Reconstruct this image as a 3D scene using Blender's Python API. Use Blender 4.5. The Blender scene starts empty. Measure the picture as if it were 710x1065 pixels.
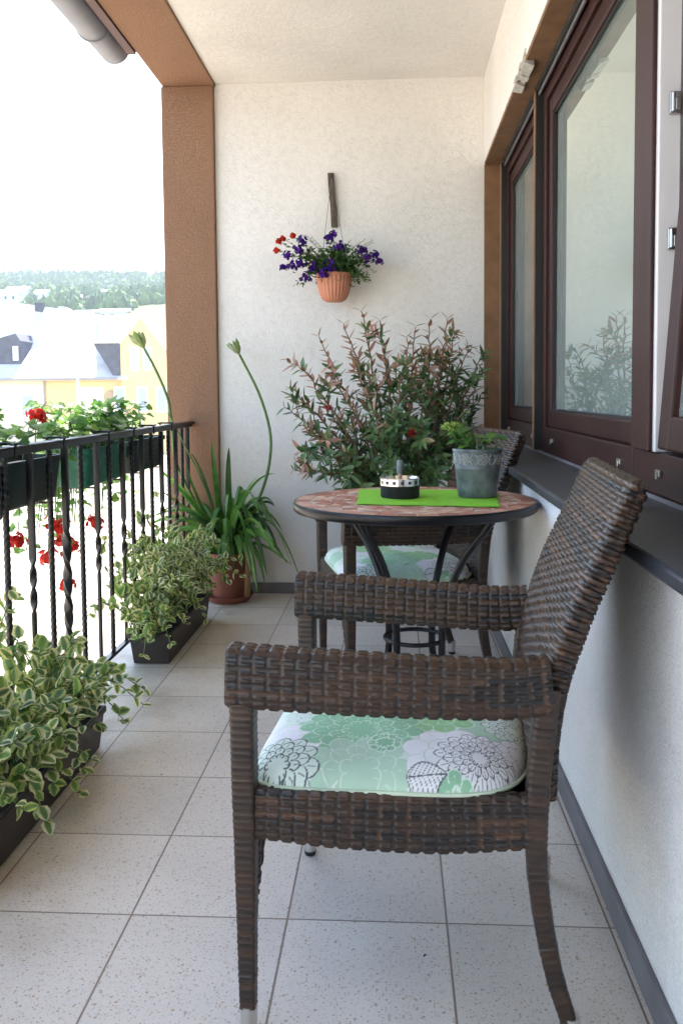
import bpy, math, random
import numpy as np
from mathutils import Vector, Matrix
PI = math.pi
rad = math.radians
random.seed(7)
rng = np.random.default_rng(11)
SC = bpy.context.scene
COL = SC.collection

# ---------------------------------------------------------------- materials
MATS = {}
def newmat(name):
    m = bpy.data.materials.new(name); m.use_nodes = True
    nt = m.node_tree; nt.nodes.clear()
    out = nt.nodes.new('ShaderNodeOutputMaterial')
    return m, nt, out
def N(nt, typ, **kw):
    n = nt.nodes.new(typ)
    for k, v in kw.items():
        if k.startswith('i_'):
            key = k[2:]
            key = int(key) if key.isdigit() else key.replace('_', ' ')
            n.inputs[key].default_value = v
        else:
            setattr(n, k, v)
    return n
def L(nt, a, ao, b, bi): nt.links.new(a.outputs[ao], b.inputs[bi])
def c4(c): return (c[0], c[1], c[2], 1.0)

def simple(name, col, rough=.6, metal=0., spec=.5, var=.12, vscale=12., bump=0., bscale=80., attr=None, trans=0., coat=0.):
    """principled surface with noise variation, optional colour attribute, bump and leaf translucency"""
    m, nt, out = newmat(name)
    b = N(nt, 'ShaderNodeBsdfPrincipled')
    b.inputs['Roughness'].default_value = rough
    b.inputs['Metallic'].default_value = metal
    b.inputs['Specular IOR Level'].default_value = spec
    b.inputs['Coat Weight'].default_value = coat
    tc = N(nt, 'ShaderNodeTexCoord')
    no = N(nt, 'ShaderNodeTexNoise', i_Scale=vscale, i_Detail=5.0)
    L(nt, tc, 'Object', no, 'Vector')
    mr = N(nt, 'ShaderNodeMapRange', i_From_Min=.3, i_From_Max=.7, i_To_Min=1 - var, i_To_Max=1 + var)
    L(nt, no, 'Fac', mr, 'Value')
    mul = N(nt, 'ShaderNodeMix', data_type='RGBA', blend_type='MULTIPLY')
    mul.inputs['Factor'].default_value = 1.0
    if attr:
        at = N(nt, 'ShaderNodeAttribute', attribute_name=attr)
        L(nt, at, 'Color', mul, 6)
    else:
        mul.inputs[6].default_value = c4(col)
    L(nt, mr, 'Result', mul, 7)
    L(nt, mul, 2, b, 'Base Color')
    if bump > 0:
        n2 = N(nt, 'ShaderNodeTexNoise', i_Scale=bscale, i_Detail=4.0)
        L(nt, tc, 'Object', n2, 'Vector')
        bp = N(nt, 'ShaderNodeBump', i_Strength=bump, i_Distance=.004)
        L(nt, n2, 'Fac', bp, 'Height'); L(nt, bp, 'Normal', b, 'Normal')
    if trans > 0:
        t = N(nt, 'ShaderNodeBsdfTranslucent')
        L(nt, mul, 2, t, 'Color')
        mx = N(nt, 'ShaderNodeMixShader'); mx.inputs[0].default_value = trans
        L(nt, b, 'BSDF', mx, 1); L(nt, t, 'BSDF', mx, 2); L(nt, mx, 'Shader', out, 'Surface')
    else:
        L(nt, b, 'BSDF', out, 'Surface')
    MATS[name] = m
    return m

def stucco(name, col, scratch, s_scale, strength, dist, pit=.12):
    """rough cast plaster: worm-like scratches (distorted noise) over a fine grain"""
    m, nt, out = newmat(name)
    b = N(nt, 'ShaderNodeBsdfPrincipled'); b.inputs['Roughness'].default_value = .92
    b.inputs['Specular IOR Level'].default_value = .2
    tc = N(nt, 'ShaderNodeTexCoord')
    n1 = N(nt, 'ShaderNodeTexNoise', i_Scale=s_scale, i_Detail=2.0, i_Distortion=1.2); L(nt, tc, 'Object', n1, 'Vector')
    n2 = N(nt, 'ShaderNodeTexNoise', i_Scale=260., i_Detail=3.0); L(nt, tc, 'Object', n2, 'Vector')
    n3 = N(nt, 'ShaderNodeTexNoise', i_Scale=2.2, i_Detail=4.0); L(nt, tc, 'Object', n3, 'Vector')
    n4 = N(nt, 'ShaderNodeTexNoise', i_Scale=s_scale * .5, i_Detail=1.0); L(nt, tc, 'Object', n4, 'Vector')
    # thin scratches where the distorted noise crosses a level, present only in some patches
    a = N(nt, 'ShaderNodeMath', operation='SUBTRACT', i_1=.5); L(nt, n1, 'Fac', a, 0)
    a2 = N(nt, 'ShaderNodeMath', operation='ABSOLUTE'); L(nt, a, 0, a2, 0)
    sc = N(nt, 'ShaderNodeMapRange', i_From_Min=.0, i_From_Max=.03, i_To_Min=1., i_To_Max=0.); L(nt, a2, 0, sc, 'Value')
    pm = N(nt, 'ShaderNodeMapRange', i_From_Min=.38, i_From_Max=.60, i_To_Min=0., i_To_Max=1.); L(nt, n4, 'Fac', pm, 'Value')
    sm = N(nt, 'ShaderNodeMath', operation='MULTIPLY'); L(nt, sc, 'Result', sm, 0); L(nt, pm, 'Result', sm, 1)
    h1 = N(nt, 'ShaderNodeMath', operation='MULTIPLY', i_1=-scratch * .8); L(nt, sm, 0, h1, 0)
    h2 = N(nt, 'ShaderNodeMath', operation='MULTIPLY', i_1=.35); L(nt, n2, 'Fac', h2, 0)
    h3 = N(nt, 'ShaderNodeMath', operation='ADD'); L(nt, h1, 0, h3, 0); L(nt, h2, 0, h3, 1)
    h4 = N(nt, 'ShaderNodeMath', operation='MULTIPLY', i_1=.9); L(nt, n1, 'Fac', h4, 0)
    h5 = N(nt, 'ShaderNodeMath', operation='ADD'); L(nt, h3, 0, h5, 0); L(nt, h4, 0, h5, 1)
    bp = N(nt, 'ShaderNodeBump', i_Strength=strength, i_Distance=dist); L(nt, h5, 0, bp, 'Height'); L(nt, bp, 'Normal', b, 'Normal')
    mr = N(nt, 'ShaderNodeMapRange', i_From_Min=.3, i_From_Max=.7, i_To_Min=.93, i_To_Max=1.04); L(nt, n3, 'Fac', mr, 'Value')
    dk = N(nt, 'ShaderNodeMath', operation='MULTIPLY', i_1=-pit); L(nt, sm, 0, dk, 0)
    ad = N(nt, 'ShaderNodeMath', operation='ADD'); L(nt, mr, 'Result', ad, 0); L(nt, dk, 0, ad, 1)
    gr = N(nt, 'ShaderNodeMapRange', i_From_Min=.3, i_From_Max=.7, i_To_Min=.9, i_To_Max=1.1); L(nt, n2, 'Fac', gr, 'Value')
    ml = N(nt, 'ShaderNodeMath', operation='MULTIPLY'); L(nt, ad, 0, ml, 0); L(nt, gr, 'Result', ml, 1)
    mul = N(nt, 'ShaderNodeMix', data_type='RGBA', blend_type='MULTIPLY'); mul.inputs['Factor'].default_value = 1.
    mul.inputs[6].default_value = c4(col); L(nt, ml, 0, mul, 7); L(nt, mul, 2, b, 'Base Color')
    L(nt, b, 'BSDF', out, 'Surface'); MATS[name] = m
    return m

TILE, TX0, TY0 = .32332, -.868, 1.7098
def terrazzo():
    m, nt, out = newmat('terrazzo')
    b = N(nt, 'ShaderNodeBsdfPrincipled'); b.inputs['Roughness'].default_value = .5
    b.inputs['Specular IOR Level'].default_value = .35
    tc = N(nt, 'ShaderNodeTexCoord'); sep = N(nt, 'ShaderNodeSeparateXYZ'); L(nt, tc, 'Object', sep, 0)
    dists, cells = [], []
    for ax, o in ((0, TX0), (1, TY0)):
        s = N(nt, 'ShaderNodeMath', operation='SUBTRACT', i_1=o); L(nt, sep, ax, s, 0)
        d = N(nt, 'ShaderNodeMath', operation='DIVIDE', i_1=TILE); L(nt, s, 0, d, 0)
        fl = N(nt, 'ShaderNodeMath', operation='FLOOR'); L(nt, d, 0, fl, 0); cells.append(fl)
        fr = N(nt, 'ShaderNodeMath', operation='FRACT'); L(nt, d, 0, fr, 0)
        h = N(nt, 'ShaderNodeMath', operation='SUBTRACT', i_1=.5); L(nt, fr, 0, h, 0)
        ab = N(nt, 'ShaderNodeMath', operation='ABSOLUTE'); L(nt, h, 0, ab, 0)
        dists.append(ab)
    mx = N(nt, 'ShaderNodeMath', operation='MAXIMUM'); L(nt, dists[0], 0, mx, 0); L(nt, dists[1], 0, mx, 1)
    gr = N(nt, 'ShaderNodeMapRange', i_From_Min=.4915, i_From_Max=.4955, i_To_Min=0., i_To_Max=1.); L(nt, mx, 0, gr, 'Value')
    cmb = N(nt, 'ShaderNodeCombineXYZ'); L(nt, cells[0], 0, cmb, 0); L(nt, cells[1], 0, cmb, 1)
    wn = N(nt, 'ShaderNodeTexWhiteNoise', noise_dimensions='2D'); L(nt, cmb, 0, wn, 'Vector')
    # speckle layers: cell colour of small voronoi chips
    base = (.72, .65, .565)
    cur = None
    def chips(scale, lo, hi, ramp, prev):
        v = N(nt, 'ShaderNodeTexVoronoi', i_Scale=scale, i_Randomness=1.0); L(nt, tc, 'Object', v, 'Vector')
        sx = N(nt, 'ShaderNodeSeparateColor'); L(nt, v, 'Color', sx, 0)
        sel = N(nt, 'ShaderNodeMapRange', i_From_Min=lo, i_From_Max=lo + .001); L(nt, sx, 0, sel, 'Value')
        dd = N(nt, 'ShaderNodeMapRange', i_From_Min=hi, i_From_Max=hi + .08, i_To_Min=1., i_To_Max=0.); L(nt, v, 'Distance', dd, 'Value')
        mm = N(nt, 'ShaderNodeMath', operation='MULTIPLY'); L(nt, sel, 'Result', mm, 0); L(nt, dd, 'Result', mm, 1)
        cr = N(nt, 'ShaderNodeValToRGB'); L(nt, sx, 1, cr, 0)
        cr.color_ramp.interpolation = 'CONSTANT'
        e = cr.color_ramp.elements
        e[0].position = 0; e[0].color = c4(ramp[0]); e[1].position = .99; e[1].color = c4(ramp[-1])
        for k, c in enumerate(ramp[1:-1]):
            x = e.new((k + 1) / (len(ramp) - 1)); x.color = c4(c)
        mix = N(nt, 'ShaderNodeMix', data_type='RGBA'); L(nt, mm, 0, mix, 'Factor')
        if prev is None: mix.inputs[6].default_value = c4(base)
        else: L(nt, prev, 2, mix, 6)
        L(nt, cr, 0, mix, 7)
        return mix
    cur = chips(420., .55, .42, [(.68, .66, .62), (.46, .43, .39), (.74, .71, .67), (.38, .35, .32)], None)
    cur = chips(165., .72, .32, [(.52, .40, .28), (.45, .42, .38), (.58, .48, .37), (.40, .34, .29)], cur)
    cur = chips(85., .88, .22, [(.50, .37, .24), (.42, .37, .32), (.54, .43, .32)], cur)
    tv = N(nt, 'ShaderNodeMapRange', i_To_Min=.92, i_To_Max=1.06); L(nt, wn, 'Value', tv, 'Value')
    n3 = N(nt, 'ShaderNodeTexNoise', i_Scale=3.0, i_Detail=6.0); L(nt, tc, 'Object', n3, 'Vector')
    st = N(nt, 'ShaderNodeMapRange', i_From_Min=.35, i_From_Max=.7, i_To_Min=1.03, i_To_Max=.9); L(nt, n3, 'Fac', st, 'Value')
    m1 = N(nt, 'ShaderNodeMath', operation='MULTIPLY'); L(nt, tv, 'Result', m1, 0); L(nt, st, 'Result', m1, 1)
    mul = N(nt, 'ShaderNodeMix', data_type='RGBA', blend_type='MULTIPLY'); mul.inputs['Factor'].default_value = 1.
    L(nt, cur, 2, mul, 6); L(nt, m1, 0, mul, 7)
    # earth stain washed out of the troughs (x below about -0.6)
    sx = N(nt, 'ShaderNodeMapRange', i_From_Min=-.86, i_From_Max=-.60, i_To_Min=1., i_To_Max=0.); L(nt, sep, 0, sx, 'Value')
    n5 = N(nt, 'ShaderNodeTexNoise', i_Scale=4.5, i_Detail=5.0); L(nt, tc, 'Object', n5, 'Vector')
    s5 = N(nt, 'ShaderNodeMapRange', i_From_Min=.48, i_From_Max=.68); L(nt, n5, 'Fac', s5, 'Value')
    sm = N(nt, 'ShaderNodeMath', operation='MULTIPLY'); L(nt, sx, 'Result', sm, 0); L(nt, s5, 'Result', sm, 1)
    s7 = N(nt, 'ShaderNodeMath', operation='MULTIPLY', i_1=.55); L(nt, sm, 0, s7, 0)
    stn = N(nt, 'ShaderNodeMix', data_type='RGBA'); L(nt, s7, 0, stn, 'Factor'); L(nt, mul, 2, stn, 6); stn.inputs[7].default_value = (.36, .27, .16, 1)
    gm = N(nt, 'ShaderNodeMix', data_type='RGBA'); L(nt, gr, 'Result', gm, 'Factor'); L(nt, stn, 2, gm, 6); gm.inputs[7].default_value = (.27, .215, .17, 1)
    L(nt, gm, 2, b, 'Base Color')
    inv = N(nt, 'ShaderNodeMath', operation='SUBTRACT', i_0=1.0); L(nt, gr, 'Result', inv, 1)
    bp = N(nt, 'ShaderNodeBump', i_Strength=.5, i_Distance=.002); L(nt, inv, 0, bp, 'Height'); L(nt, bp, 'Normal', b, 'Normal')
    L(nt, b, 'BSDF', out, 'Surface'); MATS['terrazzo'] = m
    return m

def woodgrain(name, col, dark, axis='Z', rough=.45):
    m, nt, out = newmat(name)
    b = N(nt, 'ShaderNodeBsdfPrincipled'); b.inputs['Roughness'].default_value = rough; b.inputs['Specular IOR Level'].default_value = .3
    tc = N(nt, 'ShaderNodeTexCoord'); mp = N(nt, 'ShaderNodeMapping')
    s = {'X': (3, 90, 90), 'Y': (90, 3, 90), 'Z': (90, 90, 3)}[axis]
    mp.inputs['Scale'].default_value = s
    L(nt, tc, 'Object', mp, 'Vector')
    no = N(nt, 'ShaderNodeTexNoise', i_Scale=1.6, i_Detail=5.0, i_Distortion=.6); L(nt, mp, 0, no, 'Vector')
    mr = N(nt, 'ShaderNodeMapRange', i_From_Min=.35, i_From_Max=.65); L(nt, no, 'Fac', mr, 'Value')
    mx = N(nt, 'ShaderNodeMix', data_type='RGBA'); L(nt, mr, 'Result', mx, 'Factor')
    mx.inputs[6].default_value = c4(dark); mx.inputs[7].default_value = c4(col)
    L(nt, mx, 2, b, 'Base Color')
    bp = N(nt, 'ShaderNodeBump', i_Strength=.15, i_Distance=.001); L(nt, no, 'Fac', bp, 'Height'); L(nt, bp, 'Normal', b, 'Normal')
    L(nt, b, 'BSDF', out, 'Surface'); MATS[name] = m
    return m

def glassmat():
    m, nt, out = newmat('window_glass')
    fr = N(nt, 'ShaderNodeFresnel', i_IOR=1.52)
    iv = N(nt, 'ShaderNodeMath', operation='SUBTRACT', i_0=1.0); L(nt, fr, 0, iv, 1)
    pw = N(nt, 'ShaderNodeMath', operation='POWER', i_1=3.2); L(nt, iv, 0, pw, 0)
    rv = N(nt, 'ShaderNodeMath', operation='SUBTRACT', i_0=1.0); L(nt, pw, 0, rv, 1)
    tr = N(nt, 'ShaderNodeBsdfTransparent'); tr.inputs[0].default_value = (.88, .96, .93, 1)
    gl = N(nt, 'ShaderNodeBsdfGlossy'); gl.inputs['Roughness'].default_value = .012; gl.inputs['Color'].default_value = (.93, 1., .96, 1)
    tc = N(nt, 'ShaderNodeTexCoord'); no = N(nt, 'ShaderNodeTexNoise', i_Scale=2.5, i_Detail=2.0); L(nt, tc, 'Object', no, 'Vector')
    bp = N(nt, 'ShaderNodeBump', i_Strength=.05, i_Distance=.003); L(nt, no, 'Fac', bp, 'Height'); L(nt, bp, 'Normal', gl, 'Normal')
    mx = N(nt, 'ShaderNodeMixShader'); L(nt, rv, 0, mx, 0); L(nt, tr, 0, mx, 1); L(nt, gl, 0, mx, 2)
    df = N(nt, 'ShaderNodeBsdfDiffuse'); df.inputs[0].default_value = (.74, .82, .79, 1)
    n6 = N(nt, 'ShaderNodeTexNoise', i_Scale=7.0, i_Detail=5.0); L(nt, tc, 'Object', n6, 'Vector')
    dm = N(nt, 'ShaderNodeMapRange', i_From_Min=.3, i_From_Max=.7, i_To_Min=.15, i_To_Max=.19); L(nt, n6, 'Fac', dm, 'Value')
    m2 = N(nt, 'ShaderNodeMixShader'); L(nt, dm, 'Result', m2, 0); L(nt, mx, 0, m2, 1); L(nt, df, 0, m2, 2)
    L(nt, m2, 0, out, 'Surface'); MATS['window_glass'] = m
    return m

stucco('white_stucco', (.84, .815, .78), .7, 56., .56, .005, .008)
stucco('brown_stucco', (.33, .19, .12), .15, 120., 1.0, .008, .0)
stucco('ceiling_stucco', (.81, .785, .75), .5, 58., .5, .005, .012)
terrazzo(); glassmat()
simple('soffit_brown', (.22, .115, .055), .75, bump=.3, var=.2)
woodgrain('maroon_frame', (.050, .0125, .0105), (.022, .007, .006))
woodgrain('maroon_rail', (.050, .0125, .0105), (.022, .007, .006), axis='Y')
simple('white_plastic', (.78, .76, .77), .35, var=.03)
simple('steel', (.55, .54, .52), .32, metal=1., var=.1)
simple('black_channel', (.012, .011, .011), .6)
simple('slate', (.030, .033, .042), .42, var=.25, vscale=25, bump=.25, bscale=60)
simple('skirting', (.165, .155, .165), .55, var=.15, bump=.2)
simple('gutter_zinc', (.20, .205, .235), .5, metal=.25, var=.12, vscale=6)
simple('dark_fascia', (.085, .035, .03), .6)
simple('iron', (.010, .010, .011), .36, var=.3, bump=.25, bscale=120)
simple('trough_plastic', (.028, .019, .017), .5, var=.2, bump=.15, bscale=200)
simple('soil', (.014, .010, .008), .95, var=.5, vscale=60, bump=.9, bscale=90)
simple('box_green_dark', (.010, .026, .026), .5, var=.25)
simple('box_green', (.022, .17, .11), .45, var=.35, vscale=30)
simple('terracotta', (.235, .075, .045), .8, var=.22, vscale=9, bump=.2)
simple('terracotta_pale', (.60, .245, .150), .7, var=.12, bump=.15)
simple('leaf', None, .5, attr='Col', var=.22, vscale=40, trans=.42, spec=.4)
simple('leaf_gloss', None, .38, attr='Col', var=.2, vscale=30, trans=.22, spec=.5)
simple('petal', None, .6, attr='Col', var=.15, vscale=60, trans=.3, spec=.2)
simple('bark', (.24, .15, .095), .85, var=.3, vscale=60, bump=.6, bscale=100)
simple('green_stem', (.10, .19, .05), .55, var=.2)
simple('wicker', None, .38, attr='Col', var=.2, vscale=55, spec=.5, bump=.12, bscale=300)
simple('alu_foot', (.62, .60, .57), .35, metal=.9)
simple('black_rubber', (.012, .012, .012), .6)
simple('fabric', None, .85, attr='Col', var=.05, vscale=20, spec=.2, bump=.15, bscale=900)
simple('table_iron', (.005, .005, .007), .3, var=.25, spec=.35)
simple('mosaic', None, .5, attr='Col', var=.16, vscale=60, bump=.15)
simple('placemat', (.24, .62, .03), .8, var=.10, vscale=300, bump=.3, bscale=700)
simple('zinc', (.145, .165, .178), .5, metal=.3, var=.5, vscale=22, bump=.15)
simple('zinc_white', (.46, .47, .47), .6, var=.15, vscale=90)
simple('chrome', (.75, .74, .72), .16, metal=1., var=.05)
simple('black_knit', (.014, .014, .015), .8, bump=.9, bscale=420)
simple('ash', (.36, .33, .28), .95, var=.3, vscale=90, bump=.6)
simple('old_wood', (.085, .060, .045), .8, var=.5, vscale=40, bump=.6)
simple('wire', (.20, .20, .20), .4, metal=.8)
simple('dry_leaf', (.26, .15, .06), .85)
simple('plaster_white', (.56, .54, .50), .95, var=.2, vscale=60, bump=.8)
simple('room_paint', (.22, .21, .20), .9)
# distance
simple('paving', (.52, .44, .345), .9, var=.12, vscale=.3)
simple('meadow', (.075, .115, .006), .95, var=.3, vscale=.02)
simple('forest', None, .9, attr='Col', var=.3, vscale=.05, trans=.15)
simple('roof_pale', (.60, .575, .57), .75, var=.10, vscale=1.2)
simple('wall_yellow', (.76, .56, .28), .9, var=.05, vscale=.5)
simple('wall_cream', (.78, .69, .48), .9, var=.05, vscale=.5)
simple('far_slate', (.10, .105, .13), .7, var=.2, vscale=2)
simple('far_window', (.40, .45, .50), .25)
simple('far_white', (.78, .78, .78), .7)
simple('far_shutter', (.36, .34, .33), .7)
simple('pole_grey', (.42, .45, .48), .5, metal=.3)
simple('roof_brown', (.20, .14, .12), .8)
simple('tan_plaque', (.50, .36, .22), .8)

# ---------------------------------------------------------------- mesh builder
class MB:
    def __init__(s): s.v = []; s.f = []; s.c = []; s.n = 0; s.smooth = True
    def add(s, verts, faces, col=None):
        verts = np.asarray(verts, float).reshape(-1, 3)
        s.v.append(verts)
        s.f += [tuple(int(i) + s.n for i in f) for f in faces]
        if col is None: col = (.5, .5, .5)
        col = np.asarray(col, float)
        if col.ndim == 1: col = np.tile(col, (len(verts), 1))
        s.c.append(col); s.n += len(verts)
        return s
    def grid(s, P, col=None, wrap=False, flip=False, mask=None):
        """P: (nt, ns, 3)"""
        nt, ns = P.shape[:2]
        fs = []
        for i in range(nt - 1):
            for j in range(ns if wrap else ns - 1):
                if mask is not None and not mask[i, j]: continue
                j2 = (j + 1) % ns
                q = (i * ns + j, i * ns + j2, (i + 1) * ns + j2, (i + 1) * ns + j)
                fs.append(q[::-1] if flip else q)
        c = None if col is None else np.asarray(col).reshape(-1, 3) if np.ndim(col) > 1 else col
        return s.add(P.reshape(-1, 3), fs, c)
    def box(s, x0, x1, y0, y1, z0, z1, col=None):
        v = [(x, y, z) for z in (z0, z1) for y in (y0, y1) for x in (x0, x1)]
        f = [(0, 2, 3, 1), (4, 5, 7, 6), (0, 1, 5, 4), (2, 6, 7, 3), (0, 4, 6, 2), (1, 3, 7, 5)]
        return s.add(v, f, col)
    def hexa(s, v8, col=None):
        f = [(0, 2, 3, 1), (4, 5, 7, 6), (0, 1, 5, 4), (2, 6, 7, 3), (0, 4, 6, 2), (1, 3, 7, 5)]
        return s.add(v8, f, col)
    def tube(s, pts, r, n=8, col=None, cap=True, phase=0.):
        pts = np.asarray(pts, float); m = len(pts)
        r = np.full(m, r) if np.ndim(r) == 0 else np.asarray(r, float)
        T = np.gradient(pts, axis=0); T /= np.linalg.norm(T, axis=1)[:, None] + 1e-12
        a = np.array([0, 0, 1.]) if abs(T[0][2]) < .9 else np.array([1., 0, 0])
        u = np.cross(T[0], a); u /= np.linalg.norm(u)
        P = np.zeros((m, n, 3)); an = np.arange(n) * 2 * PI / n + phase
        for i in range(m):
            u = u - T[i] * (u @ T[i]); u /= np.linalg.norm(u) + 1e-12
            w = np.cross(T[i], u)
            P[i] = pts[i] + r[i] * (np.cos(an)[:, None] * u + np.sin(an)[:, None] * w)
        b = s.n
        s.grid(P, col, wrap=True)
        if cap:
            s.f.append(tuple(b + i for i in range(n))[::-1]); s.f.append(tuple(b + (m - 1) * n + i for i in range(n)))
        return s
    def lathe(s, prof, n=48, c=(0, 0, 0), col=None):
        prof = np.asarray(prof, float); an = np.arange(n) * 2 * PI / n
        P = np.zeros((len(prof), n, 3))
        P[..., 0] = prof[:, :1] * np.cos(an) + c[0]; P[..., 1] = prof[:, :1] * np.sin(an) + c[1]; P[..., 2] = prof[:, 1:2] + c[2]
        return s.grid(P, col, wrap=True)
    def prism(s, poly, y0, y1, col=None):
        """polygon in (x,z) extruded along y"""
        n = len(poly)
        v = [(p[0], y0, p[1]) for p in poly] + [(p[0], y1, p[1]) for p in poly]
        f = [tuple(range(n)), tuple(range(n, 2 * n))[::-1]] + [(i, n + i, n + (i + 1) % n, (i + 1) % n) for i in range(n)]
        return s.add(v, f, col)

def obj(name, mb, mat, parent=None, base=None, smooth=True, bevel=0., attr=False, world=None):
    """one mesh object. Vertices are world (or, with world=None and a rotated parent, parent-local) coordinates."""
    V = np.concatenate(mb.v) if mb.v else np.zeros((0, 3))
    if parent is not None:
        off = np.array(parent.get('_base', (0, 0, 0)))
    else:
        if base is None:
            lo, hi = V.min(0), V.max(0); base = ((lo[0] + hi[0]) / 2, (lo[1] + hi[1]) / 2, lo[2])
        off = np.array(base)
    me = bpy.data.meshes.new(name)
    me.from_pydata((V - off).tolist(), [], mb.f)
    ca = me.color_attributes.new('Col', 'FLOAT_COLOR', 'POINT')
    C = np.concatenate(mb.c); C = np.concatenate([C, np.ones((len(C), 1))], 1).astype(np.float32)
    ca.data.foreach_set('color', C.ravel())
    me.materials.append(MATS[mat])
    if smooth: me.polygons.foreach_set('use_smooth', [True] * len(me.polygons))
    me.update(); me.validate()
    o = bpy.data.objects.new(name, me); COL.objects.link(o)
    if parent is not None:
        o.parent = parent; o['_base'] = tuple(float(x) for x in off)
    else:
        o.location = off; o['_base'] = tuple(float(x) for x in off)
    if bevel > 0:
        b = o.modifiers.new('Bevel', 'BEVEL'); b.width = bevel; b.segments = 2; b.limit_method = 'ANGLE'; b.angle_limit = rad(40)
        b.harden_normals = False
        me.polygons.foreach_set('use_smooth', [False] * len(me.polygons))
    elif smooth:
        me.set_sharp_from_angle(angle=rad(50))
    return o
def tag(o, label, cat, group=None, kind=None):
    if label: o['label'] = label
    if cat: o['category'] = cat
    if group: o['group'] = group
    if kind: o['kind'] = kind
    return o
def thing(name, base, label, cat, group=None):
    o = bpy.data.objects.new(name, None); COL.objects.link(o); o.location = base
    o.empty_display_size = .1; o['_base'] = tuple(float(x) for x in base)
    return tag(o, label, cat, group)
def struct(name, mb, mat, **kw):
    o = obj(name, mb, mat, **kw); o['kind'] = 'structure'; return o
def copy_tree(o, parent=None):
    c = o.copy(); COL.objects.link(c)
    if parent is not None: c.parent = parent
    for ch in o.children: copy_tree(ch, c)
    return c
def smooth_path(pts, n):
    """Catmull-Rom through pts"""
    p = np.asarray(pts, float); p = np.concatenate([[2 * p[0] - p[1]], p, [2 * p[-1] - p[-2]]])
    k = len(p) - 3; out = []
    for t in np.linspace(0, k - 1e-9, n):
        i = int(t); f = t - i; a, b, c, d = p[i:i + 4]
        out.append(.5 * (2 * b + (c - a) * f + (2 * a - 5 * b + 4 * c - d) * f * f + (3 * b - a - 3 * c + d) * f ** 3))
    return np.array(out)

# ---------------------------------------------------------------- camera
F_PX, PITCH, YAW, ROLL, CY, EYE = 908.1655, .06193, .0603, -.0085, 465.55, 1.07
cam = bpy.data.cameras.new('camera'); co = bpy.data.objects.new('camera', cam); COL.objects.link(co)
fw = Vector((-math.sin(YAW) * math.cos(PITCH), math.cos(YAW) * math.cos(PITCH), -math.sin(PITCH)))
ri = Vector((math.cos(YAW), math.sin(YAW), 0)); up = ri.cross(fw)
ri2 = math.cos(ROLL) * ri + math.sin(ROLL) * up; up2 = -math.sin(ROLL) * ri + math.cos(ROLL) * up
M = Matrix((ri2, up2, -fw)).transposed().to_4x4(); M.translation = (0, 0, EYE)
co.matrix_world = M
cam.sensor_fit = 'VERTICAL'; cam.sensor_height = 36.; cam.sensor_width = 24.
cam.lens = F_PX / 1065 * 36; cam.shift_y = -(532.5 - CY) / 1065
cam.clip_start = .02; cam.clip_end = 6000
SC.camera = co

# ---------------------------------------------------------------- light
SUN = Vector((-.03, .68, .73)).normalized()
w = bpy.data.worlds.new('World'); SC.world = w; w.use_nodes = True
nt = w.node_tree; nt.nodes.clear()
sky = nt.nodes.new('ShaderNodeTexSky'); sky.sky_type = 'NISHITA'; sky.sun_disc = False
sky.sun_elevation = math.asin(SUN.z); sky.sun_rotation = math.atan2(SUN.x, SUN.y)
sky.air_density = 1.0; sky.dust_density = 1.0; sky.ozone_density = 1.0
bg = nt.nodes.new('ShaderNodeBackground'); bg.inputs['Strength'].default_value = .15
wo = nt.nodes.new('ShaderNodeOutputWorld')
nt.links.new(sky.outputs[0], bg.inputs[0]); nt.links.new(bg.outputs[0], wo.inputs[0])
sl = bpy.data.lights.new('sun', 'SUN'); sl.energy = 3.6; sl.angle = rad(.53); sl.color = (1, .95, .86)
so = bpy.data.objects.new('sun', sl); COL.objects.link(so); so.rotation_euler = SUN.to_track_quat('Z', 'Y').to_euler()
so.location = (0, -5, 30)

# ---------------------------------------------------------------- the balcony shell
YB = 4.618; CEIL = 2.685; YR = -3.0
XR, XL = .468, -1.2      # wall face above the windows, outer edge of the slab
GZ = -3.1
m = MB(); m.box(XL, .60, YR, YB, -.2, 0); struct('floor', m, 'terrazzo', smooth=False, base=(0, 0, 0))
m = MB(); m.box(XL + .28, .9, YR, YB, CEIL, CEIL + .25); struct('ceiling', m, 'ceiling_stucco', smooth=False)
t = thing('end_wall', (-.2, YB, 0), 'white rough plaster end wall of the balcony behind the hanging flower pot', 'wall')
m = MB(); m.box(-.928, .60, YB, YB + .25, GZ, CEIL + .25); obj('wall_panel', m, 'white_stucco', t, smooth=False)
m = MB(); m.box(-.905, XR - .03, YB - .014, YB - .001, 0.001, .058); obj('skirting', m, 'skirting', t, smooth=False, bevel=.002)
m = MB(); m.box(XR + .001, .548, YB - .018, YB - .001, .81, 2.236); obj('jamb_trim', m, 'soffit_brown', t, smooth=False)
m = MB(); m.box(-1.1, .9, YR - .2, YR, GZ, CEIL + .25)  # unseen wall added behind the camera to shut out sun from that end
tag(obj('added_rear_wall', m, 'white_stucco', smooth=False), 'added white plaster wall closing off light at the unseen end behind the camera', 'wall')
m = MB(); m.box(-1.203, -.930, YB - .03, YB + .24, GZ, CEIL - .012)
tag(obj('pillar', m, 'brown_stucco', smooth=False, bevel=.006), 'brown stucco corner pillar between the railing and the white end wall', 'pillar')
m = MB(); m.box(-1.197, -.921, YR, YB + .24, CEIL - .012, CEIL + .30)
tag(obj('edge_beam', m, 'brown_stucco', smooth=False, bevel=.006), 'brown stucco beam along the outer edge of the balcony ceiling', 'beam')
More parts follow.
